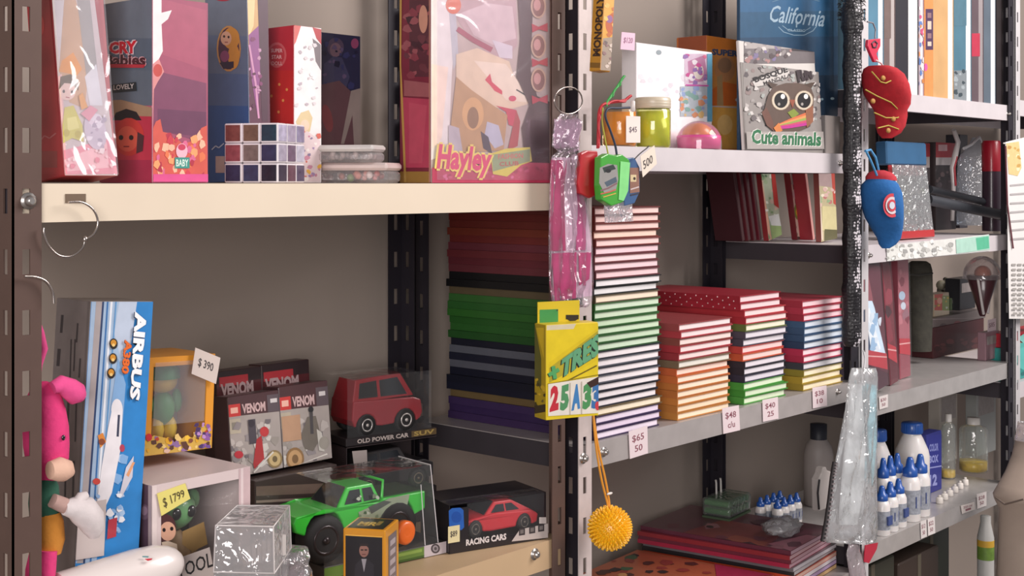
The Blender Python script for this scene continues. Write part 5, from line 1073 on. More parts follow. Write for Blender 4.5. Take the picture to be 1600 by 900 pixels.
for i, (lab, a_, b_, c_, yb, cv, sp, art) in enumerate(BK):
    F, r = standing(lab, a_, b_, c_, yb, cv, sp, SC1, art=art, d=.19)
    if 'red band' in lab: F.front().rect(1517, 52, 1531, 88, '#b03048').done(r)
    if 'dark teal' in lab: F.front().rect(1488, -60, 1510, 40, '#4a6f80').rect(1488, 110, 1510, 160, '#7c8488').speck(1490, 105, 1509, 150, 12, ('#39454c', '#98a2a6'), 2, 5).done(r)
    if 'brown-spined' in lab: F.front().rect(1380, 0, 1392, 60, '#6d5c58').done(r)
# ---------------------------------------------------------------- second shelf
def leaning(label, pxa, pxb, ytop, ybot, y, hexc, art=None, roll=-.22, d=.012, group=None):
    C = at_y(pxa, ybot, y); b = at_y(pxb, ybot, y); C.z = SC2+.001; t = at_y(pxa, ytop, y)
    F = Frame(C, 0, .0, roll, b.x-C.x, d, (t.z-C.z)/math.cos(roll)); F.C.z += abs(math.sin(roll))*(F.w if roll > 0 else 0)
    r = thing('picture_book', label, 'book', F.P(F.w/2, F.d/2, 0), group); body(F, 'cover', hexc, r, b=.0006); 
    F.mb().box(.0008, .0014, .0008, F.w+.0006, F.d-.0014, F.h+.0005).build('pages', mat('#c9b8b0', .7, var=.1), r)
    if art: a = F.front(); art(a, F); a.done(r)
    return F, r
for i in range(7):
    C = at_y(1187, 375, .235); C.x -= i*.0112; C.y += .006*(i % 2); C.z = SC2+.0025
    F = Frame(C, .0, 0, -.24, .0095, .065, .150-.004*(i % 3)); r = thing('picture_book', 'thin dark red book leaning beside the pale green cover, %s from it' % ('first', 'second', 'third', 'fourth', 'fifth', 'sixth', 'seventh')[i], 'book', F.P(0, 0, 0), 'thin dark red books')
    body(F, 'cover', ('#5c1a26', '#4c1824', '#551c24', '#3f1720', '#5a2028', '#471a22', '#3a161e')[i], r, b=.0008); F.mb().box(.001, -.0004, .001, F.w-.001, .001, F.h-.001).build('pages', mat('#44282b', .7), r)
F, r = leaning('pale green leaning picture book behind the low notebook stacks', 1201, 1222, 258, 376, .225, '#8a2c30', lambda a, F: a.poly([(1170, 255), (1230, 255), (1230, 380), (1196, 380)], '#a9b49c').poly([(1176, 268), (1182, 268), (1206, 376), (1200, 376)], '#d3a48c').speck(1186, 268, 1222, 372, 46, ('#d8dccf', '#7c9a72', '#c9b0a0', '#9ab08c', '#e0e0da', '#5c7a5a'), 2, 5, seed=2).poly([(1204, 268), (1212, 268), (1218, 325), (1209, 320)], '#b03a34').poly([(1200, 338), (1216, 334), (1222, 352), (1206, 356)], '#d9dfdc').poly([(1203, 352), (1222, 352), (1222, 376), (1206, 376)], '#98b478'))
F, r = leaning('leaning picture book with a yellow bird on its dark cover', 1246, 1262, 258, 371, .205, '#6a1c24', lambda a, F: a.poly([(1228, 255), (1270, 255), (1270, 380), (1240, 380)], '#5c4a44').poly([(1230, 268), (1235, 268), (1250, 370), (1244, 370)], '#d8bcae').rect(1236, 264, 1262, 288, '#9c9490').ell(1243, 303, 6, 8, '#c9a4a8').ell(1248, 330, 8, 14, '#7a8440').ell(1248, 331, 5, 8, '#d3a82a').speck(1240, 345, 1262, 368, 14, ('#8a8c70', '#b9b49c', '#5a5a48'), 2, 4))
C = at_y(1270, 375, .175); C.z = SC2+.001
F = Frame(C, 0, 0, -.24, .010, .05, .150); r = thing('picture_book', 'thin bright red book leaning between the two picture books', 'book', C); body(F, 'cover', '#8f2630', r, b=.0008); F.mb().box(.001, -.0004, .001, F.w-.001, .001, F.h-.001).build('pages', mat('#c08a84', .7), r)
F, r = leaning('upright picture book with a cream and olive cover', 1283, 1308, 262, 380, .12, '#8a4a44', lambda a, F: a.poly([(1260, 255), (1315, 255), (1315, 382), (1280, 382)], '#b0a684').rect(1270, 262, 1312, 292, '#a08a88').poly([(1298, 262), (1307, 262), (1308, 320), (1302, 318)], '#b0483c').speck(1274, 292, 1308, 320, 18, ('#c9a8a0', '#8aa07a', '#d8cdb8', '#b06a6a'), 2, 5).rect(1284, 322, 1310, 360, '#c3ba8c').rect(1288, 358, 1312, 382, '#5c5a3c').line([(1273, 285), (1284, 375)], 3, '#d3c0b0'), roll=-.08)
# blister toy with blue header
c = at_y(1432, 358, .030); c.z = SC2
F = fit(1396, 1405, 1461, 222, 356, .045, z=SC2, lean=.04); F.d = .045; F = lifted(F)
r = box_thing(F, 'clear toy pack with a blue header card and a red base', 'toy', 'toy_pack')
F.mb().bbox(0, 0, 0, F.w, F.d, .017, .002).build('red_base', mat('#a82a2c', .35, coat=.3), r)
h0 = F.h*.76; F.mb().bbox(-.034, .004, h0, F.w-.018, .030, F.h, .003).build('header_card', mat('#2c5a80', .4, coat=.2, var=.25, scale=20), r)
F.mb().box(-.02, .008, h0-.022, F.w-.028, .010, h0).build('red_card', mat('#a0282c', .4), r)
mb = F.mb(); w = F.w; mb.add([(-.018, .002, h0), (w-.028, .002, h0), (w-.003, .002, .016), (.002, .002, .016)], [(0, 1, 2, 3)]).add([(w-.028, .002, h0), (w-.028, .03, h0), (w-.003, .042, .016), (w-.003, .002, .016)], [(0, 1, 2, 3)]); mb.build('clear_bubble', film('#eef2f2', .25, .08, .9, 50, .18, 'bubble'), r, solid=.0006)
g = random.Random(12); mb = F.mb()
for k in range(26): mb.ball((g.uniform(.008, w-.012)*(1), g.uniform(.012, .03), g.uniform(.022, h0-.012)), g.uniform(.004, .009), n=7, m=5, col=lin(g.choice(('#7d8a4a', '#8f8c88', '#3a4a5a', '#b9b6b0', '#4a4a48', '#2c5a8a', '#c9c94a'))))
mb.build('toy_bits', print_mat(), r, kind='stuff')
def simple_box(label, a, b, c, yt, yb, y, z, hexc, cat='box', name='small_box', d=.05, art=None, lean=0, rz=0, group=None):
    F = fit(a, b, c, yt, yb, y, rz=rz, z=z, lean=lean); F.d = d; r = box_thing(F, label, cat, name, group); body(F, 'carton', hexc, r)
    if art: A = F.front(); art(A, F); A.done(r)
    else: F.mb().box(F.w*.1, -.0006, F.h*.55, F.w*.9, .0002, F.h*.85).build('label_panel', mat('#8d8684', .5, var=.3, scale=60), r)
    return F, r
simple_box('small dark box with a red and white top label, behind the grey rods', 1456, 1462, 1494, 222, 330, .24, SC2, '#3a3032', d=.05, art=lambda a, F: a.rect(1462, 222, 1494, 246, '#b0303a').rect(1466, 226, 1480, 236, '#d8b0b4').rect(1462, 246, 1494, 258, '#c9c2c2').speck(1464, 262, 1492, 300, 12, ('#54464a', '#2a2224', '#6d5a5a'), 2, 5))
simple_box('small red and white carton beside the clear toy pack', 1434, 1437, 1453, 223, 330, .25, SC2, '#c3b8b6', d=.04, art=lambda a, F: a.rect(1436, 222, 1454, 245, '#b82c38').rect(1436, 262, 1454, 330, '#4a4244'))
c = at_y(1493, 300, .20); 
pp = [at_y(*q) for q in ((1490, 203, .2), (1497, 222, .2), (1492, 245, .2), (1488, 262, .2), (1490, 290, .2), (1488, 345, .2))]
r = thing('ribbon', 'curled white and red ribbon among the back boxes', 'ribbon', pp[-1]); MB().tube(pp, [.006, .007, .008, .007, .006, .005], 8).build('strip', mat('#c9c3c2', .35, coat=.3), r); MB().tube([p+Vector((-.002, -.006, 0)) for p in pp[2:5]], .003, 6).build('red_edge', mat('#a8303a', .4), r)
simple_box('narrow charcoal carton standing behind the clear bluish pouch', 1498, 1500, 1512, 210, 330, .26, SC2, '#3c3a40', d=.04)
r = thing('clear_pouch', 'clear bluish pouch with a crumpled top standing behind the dark grey rods', 'packet', at_z(1515, 340, SC2))
mb = MB(); pouch(mb, [(215, 1518, 1534), (228, 1514, 1532), (242, 1500, 1534), (252, 1496, 1536), (290, 1494, 1537), (352, 1494, 1537)], .20, .5); mb.build('pouch_body', film('#c3ccd6', .26, .08, .9, 40, .35, 'bluish'), r)
MB().tube([at_y(1506, 232, .19), at_y(1518, 226, .19), at_y(1530, 214, .19), at_y(1533, 222, .19)], .004, 7).build('crumpled_neck', mat('#c9c9cc', .3, coat=.4), r)
c = at_y(1549, 330, .12); c.z = SC2; M = Matrix.Translation(c); r0 = 14*pxm(c)
r = thing('tube_case', 'dark maroon tube with a red cap near the far post', 'container', c); hh = at_y(1549, 235, .12).z-SC2
MB(M).lathe([(r0, 0), (r0, hh*.72), (r0*.98, hh*.74)], n=20).build('tube_body', mat('#3c2a38', .35, coat=.3), r); MB(M).lathe([(r0*1.03, hh*.74), (r0*1.04, hh*1.08), (r0*.9, hh*1.12)], n=20).build('red_cap', mat('#a3182c', .35, coat=.3), r)
for k, (p, q, rd) in enumerate((((1450, 312, .10), (1566, 336, .055), .0125), ((1452, 296, .16), (1548, 318, .13), .010))):
    A, B = at_y(*p), at_y(*q); zf = SC2+rd; A.z = max(A.z, zf+.02); B.z = max(B.z, zf)
    r = thing('folding_rod', ('thick dark grey rod lying slantwise on the second dark shelf', 'thinner dark grey rod lying behind the thick one')[k], 'rod', (A+B)/2-Vector((0, 0, rd))); MB().tube([A, B], rd, 12).build('shaft', mat('#3d4046', .45, .2), r); d = (B-A).normalized(); MB().tube([B-d*.012, B+d*.004], rd*1.12, 12).build('end_cap', mat('#5a5a5c', .5), r)
c = at_z(1500, 352, SC2); r = thing('dark_bag', 'flat dark grey cloth bag under the grey rods', 'bag', c); mb = MB(); mb.ball((c.x, .13, SC2+.019), .11, .055, .018, 22, 12, fn=lambda d: 1+.07*math.sin(8*d.x+5*d.y)+.06*math.cos(11*d.y)); mb.build('cloth', mat('#34373e', .8, bump=.5), r); MB().tube([(c.x-.08, .08, SC2+.03), (c.x, .075, SC2+.036), (c.x+.08, .085, SC2+.03)], .002, 6).build('seam', mat('#55585e', .8), r)
# white tape with printing along the second shelf edge
P = lambda x, y: at_y(x, y, .0025)
r = thing('label_tape', 'worn white printed tape along the shelf edge with a green end', 'label', P(1460, 400))
mb = MB(); mb.add([P(1385, 384), P(1545, 366), P(1546, 392), P(1386, 408)], [(0, 1, 2, 3)]); mb.build('tape', mat('#d5d6d2', .5, var=.15, scale=60), r, solid=.0005)
a = Art((0, .0019, 0), (0, -1, 0)); a.speck(1386, 384, 1490, 405, 46, ('#a8a8a4', '#bcbcb8', '#e6e6e2', '#9c9c9a'), 2, 5, sl=-.11, seed=4).poly([(1493, 374), (1545, 367), (1546, 390), (1494, 396)], '#a9cfc0').poly([(1524, 372), (1544, 369), (1545, 388), (1526, 391)], '#58b490'); a.done(r)
# ---------------------------------------------------------------- third shelf
def comic(label, a_, b_, c_, yt, yb, y, hexc, pal, roll, seed):
    F = fit(a_, b_, c_, yt, yb, y, z=SC3, roll=roll); F.d = .012; F.C.z += .0015; F = Frame(F.C, 0, 0, roll, F.w, .012, F.h)
    r = box_thing(F, label, 'book', 'comic_pack', 'packs of picture books in film'); body(F, 'cover', hexc, r, b=.0006)
    A = F.front(); A.speck(a_-20, yt, c_+8, yb, 40, pal, 4, 12, el=1.8, seed=seed); A.rect(a_-30, yb-17, c_+30, yb+6, '#b02c3a', -.15); A.done(r)
    F.mb().box(-.001, -.003, 0, F.w+.001, -.0026, F.h+.002).build('clear_sleeve', CLEAR, r); return r
def pk1(A):
    A.poly([(1335, 405), (1400, 405), (1400, 575), (1345, 575)], '#5a2434').poly([(1338, 470), (1352, 440), (1366, 480), (1386, 562), (1352, 562)], '#c9def0').poly([(1348, 500), (1358, 480), (1376, 545), (1360, 556)], '#e3ebf2').poly([(1336, 440), (1344, 436), (1362, 556), (1352, 562)], '#233a5c').poly([(1344, 430), (1356, 428), (1364, 470), (1350, 470)], '#8a4a54').speck(1345, 490, 1378, 545, 10, ('#93b4d4', '#d0dce8'), 3, 7, el=2)
def comic(label, a_, c_, yt, yb, y, hexc, roll, art):
    C = at_y(a_, yb, y); C.z = SC3; e = at_y(c_, yb, y); t = at_y(a_, yt, y)
    F = Frame(C, 0, 0, roll, e.x-C.x, .016, (t.z-SC3)/math.cos(roll)); F.C.z += .0005
    r = box_thing(F, label, 'book', 'comic_pack', 'packs of picture books in film'); body(F, 'cover', hexc, r, b=.0006)
    A = F.front(); art(A); A.poly([(a_-12, yb-16), (c_+14, yb-24), (c_+14, yb+2), (a_-12, yb+8)], '#b02c3a').line([(a_-8, yb-8), (c_+10, yb-16)], 2, '#d8a0a0'); A.done(r)
    F.mb().box(-.001, -.003, 0, F.w+.001, -.0026, F.h+.002).build('clear_sleeve', CLEARER, r)
comic('pale blue and maroon picture book pack leaning by the middle post', 1358, 1389, 408, 566, .022, '#46202e', -.16, pk1)
comic('dark red picture book pack leaning behind the pale blue one', 1391, 1404, 408, 556, .050, '#5a1826', -.16, lambda A: A.poly([(1360, 405), (1410, 405), (1410, 560), (1380, 560)], '#6a1c2a').poly([(1362, 420), (1376, 415), (1396, 530), (1386, 540)], '#7d2636').speck(1366, 430, 1400, 530, 8, ('#3c1420', '#8a3040'), 3, 7, el=2))
comic('pinkish picture book pack upright against the camouflage case', 1406, 1423, 406, 548, .075, '#8a4450', -.05, lambda A: A.poly([(1390, 400), (1430, 400), (1430, 552), (1400, 552)], '#a05a66').speck(1396, 415, 1422, 530, 18, ('#b98a94', '#7a3040', '#8f6470', '#b5707a'), 2, 6, el=2.2).ell(1409, 462, 5, 7, '#a9bfd4').ell(1411, 478, 4, 6, '#c3cedb'))
r = thing('camouflage_case', 'dark olive camouflage case with a rounded top behind the picture book packs', 'case', at_z(1436, 548, SC3))
mb = MB(); pouch(mb, [(408, 1424, 1448), (412, 1418, 1454), (422, 1414, 1457), (470, 1412, 1458), (548, 1414, 1456)], .16, .8, 22); mb.build('case_body', mat('#34322a', .8, var=.75, scale=60, bump=.4), r); MB().tube([at_y(1414, 428, .118), at_y(1436, 430, .112), at_y(1457, 427, .12)], .0022, 6).build('zip_seam', mat('#2a2a26', .6), r)
F, r = simple_box('flat grey carton lying at the back of the third dark shelf', 1450, 1457, 1540, 498, 519, .165, SC3+.075, '#6d6462', d=.12, art=lambda a, F: a.ell(1474, 510, 6, 5, '#4f4446').ell(1496, 506, 6, 5, '#7a4a4e').rect(1457, 497, 1541, 500, '#8d8684'))
ZT = F.C.z+F.h
F2 = Frame((F.C.x+.008, F.C.y+.002, SC3), 0, 0, 0, F.w-.014, .11, .0748); r = box_thing(F2, 'dark red carton under the flat grey carton', 'box', 'carton'); body(F2, 'carton', '#4a2024', r)
F2.front().rect(1450, 520, 1545, 562, '#4a2226').speck(1462, 525, 1535, 555, 14, ('#5c2a2c', '#3c181c', '#6a3436'), 3, 9, el=.6).done(r)
simple_box('small colourful box standing on the flat grey carton', 1457, 1460, 1483, 460, 502, .18, ZT, '#b9a890', d=.03, art=lambda a, F: a.rect(1459, 459, 1473, 486, '#c4584c').ell(1468, 470, 4, 5, '#dba08a').rect(1472, 462, 1484, 486, '#8a9a5a').rect(1459, 485, 1484, 503, '#cfc0a8').speck(1461, 464, 1482, 484, 8, ('#d8b04a', '#7a9a5a', '#c9d0c0'), 1.5, 3))
simple_box('black box standing on the flat grey carton', 1497, 1500, 1524, 436, 502, .20, ZT, '#222226', d=.04)
simple_box('green box lying behind the small colourful box', 1483, 1486, 1506, 466, 502, .22, ZT, '#4c5a40', d=.03)
c = at_y(1470, 470, .27); r = thing('toy_bits', 'grey knobbly toy pieces behind the small colourful box', 'toy', (c.x, c.y, ZT)); g = random.Random(2); mb = MB()
mb.tube([(c.x-.02, c.y, ZT), (c.x-.01, c.y-.002, ZT+.06), (c.x+.01, c.y, ZT+.03), (c.x+.02, c.y-.004, ZT+.075), (c.x+.035, c.y, ZT)], .007, 8); mb.build('bent_tube', mat('#6d685c', .6), r); MB().ball((c.x-.012, c.y-.006, ZT+.06), .013, n=12, m=8).build('knob', mat('#8a8472', .5), r)
c = at_y(1535, 500, .10); c.z = ZT-.002
r = thing('cone_toy', 'clear cone shaped toy with an orange ball inside its dome', 'toy', (c.x, c.y, ZT)); k = pxm(c); M = Matrix.Translation((c.x, c.y, ZT))
MB(M).lathe([(.006, 0), (.008, .004), (24*k, 62*k), (22*k, 64*k)], n=20).build('cone', mat('#4a2a30', .35, coat=.4), r)
MB(M).ball((.002, 0, 66*k), 13*k, n=16, m=10).build('orange_ball', mat('#b5582c', .4), r)
MB(M).lathe([(30*k, 58*k)]+[(30*k*math.cos(a*math.pi/14), 60*k+34*k*math.sin(a*math.pi/14)) for a in range(7)]+[(.001, 94*k)], n=24).build('clear_dome', film('#f2ecec', .2, .06, .3, 20, .2, 'dome2'), r)
for s in (-1, 1): MB(M).tube([(s*24*k, -.004, 60*k), (s*12*k, -.008, 14*k), (s*8*k, -.008, 4*k)], .0035, 7).build('white_rib', mat('#d3cdcc', .35), r)
q = ((1546, 500), (1556, 497), (1556, 520), (1545, 522)); tagcard('price_tag', 'pinkish white tag hanging near the dotted post on the third dark shelf', ((1543, 500), (1556, 497), (1556, 519), (1543, 522)), at_y(1550, 510, .06), (0, -1, 0), '#d9c6cc', (('$85', ((1545, 505), (1554, 503), (1554, 511), (1545, 513))),), '#8a6a72')
F, r = simple_box('pink striped packet by the dotted post', 1537, 1540, 1561, 520, 556, .055, SC3, '#8a6a72', d=.02)
# things at the back seen through the grey unit
for i in range(9):
    x = CX0+.012+i*.0115; F = Frame((x, .27-.004*i, SC3), 0, 0, 0, .0095, .05, .122); r = thing('slim_case', 'slim grey case standing in a row behind the notebook stacks, %s from the wall side' % ('first', 'second', 'third', 'fourth', 'fifth', 'sixth', 'seventh', 'eighth', 'ninth')[i], 'case', F.P(0, 0, 0), 'slim cases in a row')
    body(F, 'cover', ('#3c3a40', '#46434a')[i % 2], r, b=.0008); F.mb().box(.001, -.0005, .001, .0085, .001, .121).build('pages', mat('#8f8a8c', .6), r)
x = CX0+.135; F = Frame((x, .17, SC3), 0, 0, 0, .05, .05, .125); r = box_thing(F, 'white carton with a dark picture at the end of the slim cases', 'box', 'carton'); body(F, 'carton', '#b5afad', r); A = F.front(); A.ell(1228, 432, 9, 9, '#3a2a30').ell(1226, 434, 6, 6, '#7a5a50').rect(1210, 452, 1245, 470, '#c9c4c2').done(r)
F = Frame((CX0+.19, .15, SC3), 0, 0, 0, .07, .05, .118); r = box_thing(F, 'dark purple carton with white figures near the white carton', 'box', 'carton'); body(F, 'carton', '#33243a', r); A = F.front(); A.ell(1283, 432, 6, 6, '#c9c0c4').ell(1297, 442, 5, 9, '#a8a0a6').speck(1240, 420, 1310, 455, 16, ('#5a2c40', '#2a1c30', '#8a6a80', '#47304f'), 2, 5).done(r)
F = Frame((CX0+.004, .13, SC3), 0, 0, 0, .022, .08, .128); r = box_thing(F, 'small bright red box beside the slim cases', 'box', 'small_box'); body(F, 'carton', '#a01c24', r); F.mb().box(-.0006, .072, .01, .0002, .080, .11).build('white_edge', mat('#cfc8c6', .5), r)
# ---------------------------------------------------------------- fourth shelf: glue bottles
BLUE = mat('#1f4f9c', .35, coat=.3); WHT = mat('#d6d2d0', .35, coat=.2, var=.04, sss=.1); GLUE_PRINT = '#7c8088'
def glue_big(px, y, k, label, h=.165, rr=.0355):
    c = at_y(px, 830, y); c.z = SC4; M = Matrix.Translation(c); r = thing('glue_bottle', label, 'bottle', c, 'large glue bottles')
    MB(M).lathe([(rr*.94, 0), (rr, .004), (rr, h*.56), (rr*.93, h*.64), (rr*.62, h*.80), (rr*.52, h*.84), (rr*.52, h*.86)], n=28).build('bottle_body', WHT, r)
    MB(M).lathe([(rr*.60, h*.86), (rr*.62, h*.87), (rr*.60, h*.99), (rr*.56, h), (.001, h)], n=24).build('cap', BLUE, r)
    mb = MB(M)
    for i in range(24): a = i*2*math.pi/24; mb.tube([(rr*.615*math.cos(a), rr*.615*math.sin(a), h*.875), (rr*.60*math.cos(a), rr*.60*math.sin(a), h*.985)], .0008, 4)
    mb.build('cap_ridges', BLUE, r, kind='stuff')
    return r
glue_big(1425, .118, 1, 'large white glue bottle with a blue cap beside the dark blue box', h=.168, rr=.0385)
glue_big(1370, .125, 1, 'large white glue bottle half hidden by the clear hanging bag', h=.174, rr=.034)
def glue_small(c, label, h=.105, rr=.0125, group='small glue bottles'):
    M = Matrix.Translation(c); r = thing('glue_bottle', label, 'bottle', c, group)
    MB(M).lathe([(rr*.94, 0), (rr, .003), (rr, h*.60), (rr*.8, h*.68), (rr*.5, h*.72)], n=18).build('bottle_body', WHT, r)
    MB(M).lathe([(rr*.70, h*.70), (rr*.74, h*.72), (rr*.72, h*.82), (rr*.46, h*.85), (rr*.34, h*.96), (rr*.22, h), (.001, h)], n=14).build('nozzle', BLUE, r)
    MB(M).lathe([(rr*1.005, h*.12), (rr*1.005, h*.50)], n=18).build('label_print', mat('#8f939c', .5, var=.6, scale=160), r)
    mb = MB(M); mb.add([(-rr*.55, -rr*.90, h*.22), (rr*.55, -rr*.90, h*.22), (rr*.55, -rr*.90, h*.40), (-rr*.55, -rr*.90, h*.40)], [(0, 1, 2, 3)]); mb.build('label_mark', mat('#3a4a7c', .5, var=.4, scale=200), r, solid=.004)
    return r
row_ = [(1378, .022, .098, .0165, 'first'), (1391, .024, .099, .0165, 'second'), (1404, .026, .098, .0165, 'third')]
for px, y, h, rr, nm in row_:
    c = at_y(px, 830, y); c.z = SC4; glue_small(c, 'small white glue bottle in the front row, %s from the hanging bag' % nm, h, rr)
for px, y, h, rr, nm in ((1422, .030, .132, .0215, 'nearer'), (1438, .032, .130, .0205, 'farther')):
    c = at_y(px, 830, y); c.z = SC4; glue_small(c, 'medium white glue bottle with a printed label, the %s of two from the hanging bag' % nm, h, rr)
for px, y, nm in ((1380, .062, 'nearest the hanging bag'), (1391, .062, 'in the middle'), (1402, .062, 'nearest the medium bottles')):
    c = at_y(px, 830, y); c.z = SC4; glue_small(c, 'small glue bottle in the second row, %s' % nm, .135, .0165)
F, r = simple_box('dark blue box lettered in white behind the medium glue bottles', 1440, 1447, 1471, 680, 775, .10, SC4, '#2a2f78', d=.03, art=lambda a, F: a.rect(1446, 678, 1472, 780, '#2b3080').text('COLOR', ((1452, 694), (1466, 692), (1466, 704), (1452, 706)), '#7f86c0', .04).text('BOX', ((1452, 712), (1466, 710), (1466, 722), (1452, 724)), '#8a90c8', .04).line([(1447, 732), (1471, 728)], 2, '#8a90c4').text('12', ((1452, 742), (1464, 740), (1464, 758), (1452, 760)), '#8f95cc', .05))
def clear_bottle(px, y, h, rr, label, yl):
    c = at_y(px, 760, y); c.z = SC4; M = Matrix.Translation(c); r = thing('clear_bottle', label, 'bottle', c, 'clear bottles with yellow bottoms')
    MB(M).lathe([(rr*.9, .0), (rr, .004), (rr, h*.84), (rr*.85, h*.92), (rr*.4, h*.95), (rr*.4, h)], n=24).build('bottle_body', film('#eef4f0', .18, .06, .5, 26, .18, 'bottle'), r)
    MB(M).lathe([(rr*.86, .003), (rr*.95, .005), (rr*.95, yl), (.001, yl)], n=22).build('yellow_liquid', mat('#f2c61a', .3, coat=.3), r)
    MB(M).lathe([(rr*.46, h*.97), (rr*.46, h*1.1), (.001, h*1.1)], n=18).build('cap', mat('#c9c5c0', .4), r)
clear_bottle(1482, .135, .140, .0165, 'slim clear bottle with a little yellow at its bottom', .020)
clear_bottle(1521, .120, .120, .034, 'broad clear bottle with a yellow bottom near the dotted post', .026)
F, r = simple_box('clear grey bag with a pale card behind the slim clear bottle', 1464, 1468, 1496, 605, 770, .21, SC4, '#a39c94', d=.03)
F, r = simple_box('tall grey bag standing behind the broad clear bottle', 1520, 1526, 1556, 600, 770, .18, SC4, '#8f9290', d=.03)
for k in range(6):
    c = at_y(1468+k*8, 770, .045+.006*k); c.z = SC4; M = Matrix.Translation(c); r = thing('bottle_stopper', 'small white cap in the row before the clear bottles, %s from the dark blue box' % ('first', 'second', 'third', 'fourth', 'fifth', 'sixth')[k], 'cap', c, 'white caps in a row')
    MB(M).lathe([(.0075, 0), (.008, .001), (.0075, .012), (.0055, .0135), (.001, .0136)], n=14).build('cap_body', mat('#d3cdc6', .4), r); MB(M).lathe([(.0035, .0136), (.0035, .018), (.001, .0182)], n=10).build('tip', mat('#c4beb8', .4), r)
F = Frame((at_y(1466, 770, .04).x, .038, SC4), .05, 0, 0, .09, .02, .004)
# back left of the fourth shelf, seen through the grey unit
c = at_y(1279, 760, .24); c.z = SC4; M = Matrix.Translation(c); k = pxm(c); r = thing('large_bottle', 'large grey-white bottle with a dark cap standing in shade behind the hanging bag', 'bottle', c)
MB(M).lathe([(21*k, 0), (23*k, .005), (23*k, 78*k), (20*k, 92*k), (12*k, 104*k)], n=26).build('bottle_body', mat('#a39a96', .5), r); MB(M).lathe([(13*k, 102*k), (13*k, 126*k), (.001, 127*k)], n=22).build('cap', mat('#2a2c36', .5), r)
for i in range(8):
    c = Vector((CX0+.020+.026*(i % 4)+.008*(i//4), .235-.035*(i//4), SC4)); glue_small(c, 'little glue bottle deep on the shelf behind the green tubes, %s' % ('back row first', 'back row second', 'back row third', 'back row fourth', 'front row first', 'front row second', 'front row third', 'front row fourth')[i], .062, .0115, 'little glue bottles deep on the shelf')
P = at_y(1283, 762, .01)
r = thing('dispenser', 'small white tape dispenser with a black curved edge beside the hanging bag', 'dispenser', at_z(1283, 800, ZM))
M = Matrix.Translation(at_y(1283, 795, .085)); k = pxm(at_y(1283, 795, .085))
MB(M).prism([(-18*k, 0), (18*k, 0), (20*k, 56*k), (8*k, 60*k), (4*k, 66*k), (-6*k, 66*k), (-10*k, 58*k), (-20*k, 50*k)], -.008, .008).build('body', mat('#b9b2ae', .45), r, bevel=.002)
MB(M).tube([(-19*k, -.009, 50*k), (-24*k, -.009, 30*k), (-20*k, -.009, 4*k)], .002, 7).build('curved_edge', mat('#1f1d20', .5), r)
# ---------------------------------------------------------------- below the fourth shelf
ZL = Z-1.05
def low(label, x, y, w, d, h, hexc, art=None):
    F = Frame((x, y, ZL), 0, 0, 0, w, d, h); r = box_thing(F, label, 'box', 'carton'); body(F, 'carton', hexc, r, b=.003); F.mb().box(w*.46, -.0008, 0, w*.54, .0004, h).build('tape', mat('#5a5346', .4), r); return F, r
low('dark olive carton on the lowest shelf under the glue bottles', CX0+.05, .05, .20, .2, .27, '#34352c'); low('dark brown carton on the lowest shelf beside the olive one', CX0+.27, .05, .20, .2, .245, '#3a2e28'); low('dark green carton on the lowest shelf nearest the dotted post', CX0+.49, .12, .2, .15, .28, '#2b3029')
c = at_y(1540, 880, .03); c.z = ZL; M = Matrix.Translation(c); k = pxm(c); hh = at_y(1540, 806, .03).z-ZL; r = thing('clear_bottle', 'white bottle with a yellow and green label low by the dotted post', 'bottle', c)
MB(M).lathe([(.018, 0), (.019, .004), (.019, hh*.82), (.012, hh*.94), (.012, hh)], n=20).build('bottle_body', mat('#b9b9b6', .4), r); MB(M).lathe([(.0193, hh-.10), (.0193, hh-.068)], n=20).build('green_label', mat('#6a8a3c', .5, var=.4, scale=90), r); MB(M).lathe([(.0194, hh-.070), (.0194, hh-.055)], n=20).build('yellow_label', mat('#c9a03a', .5), r)
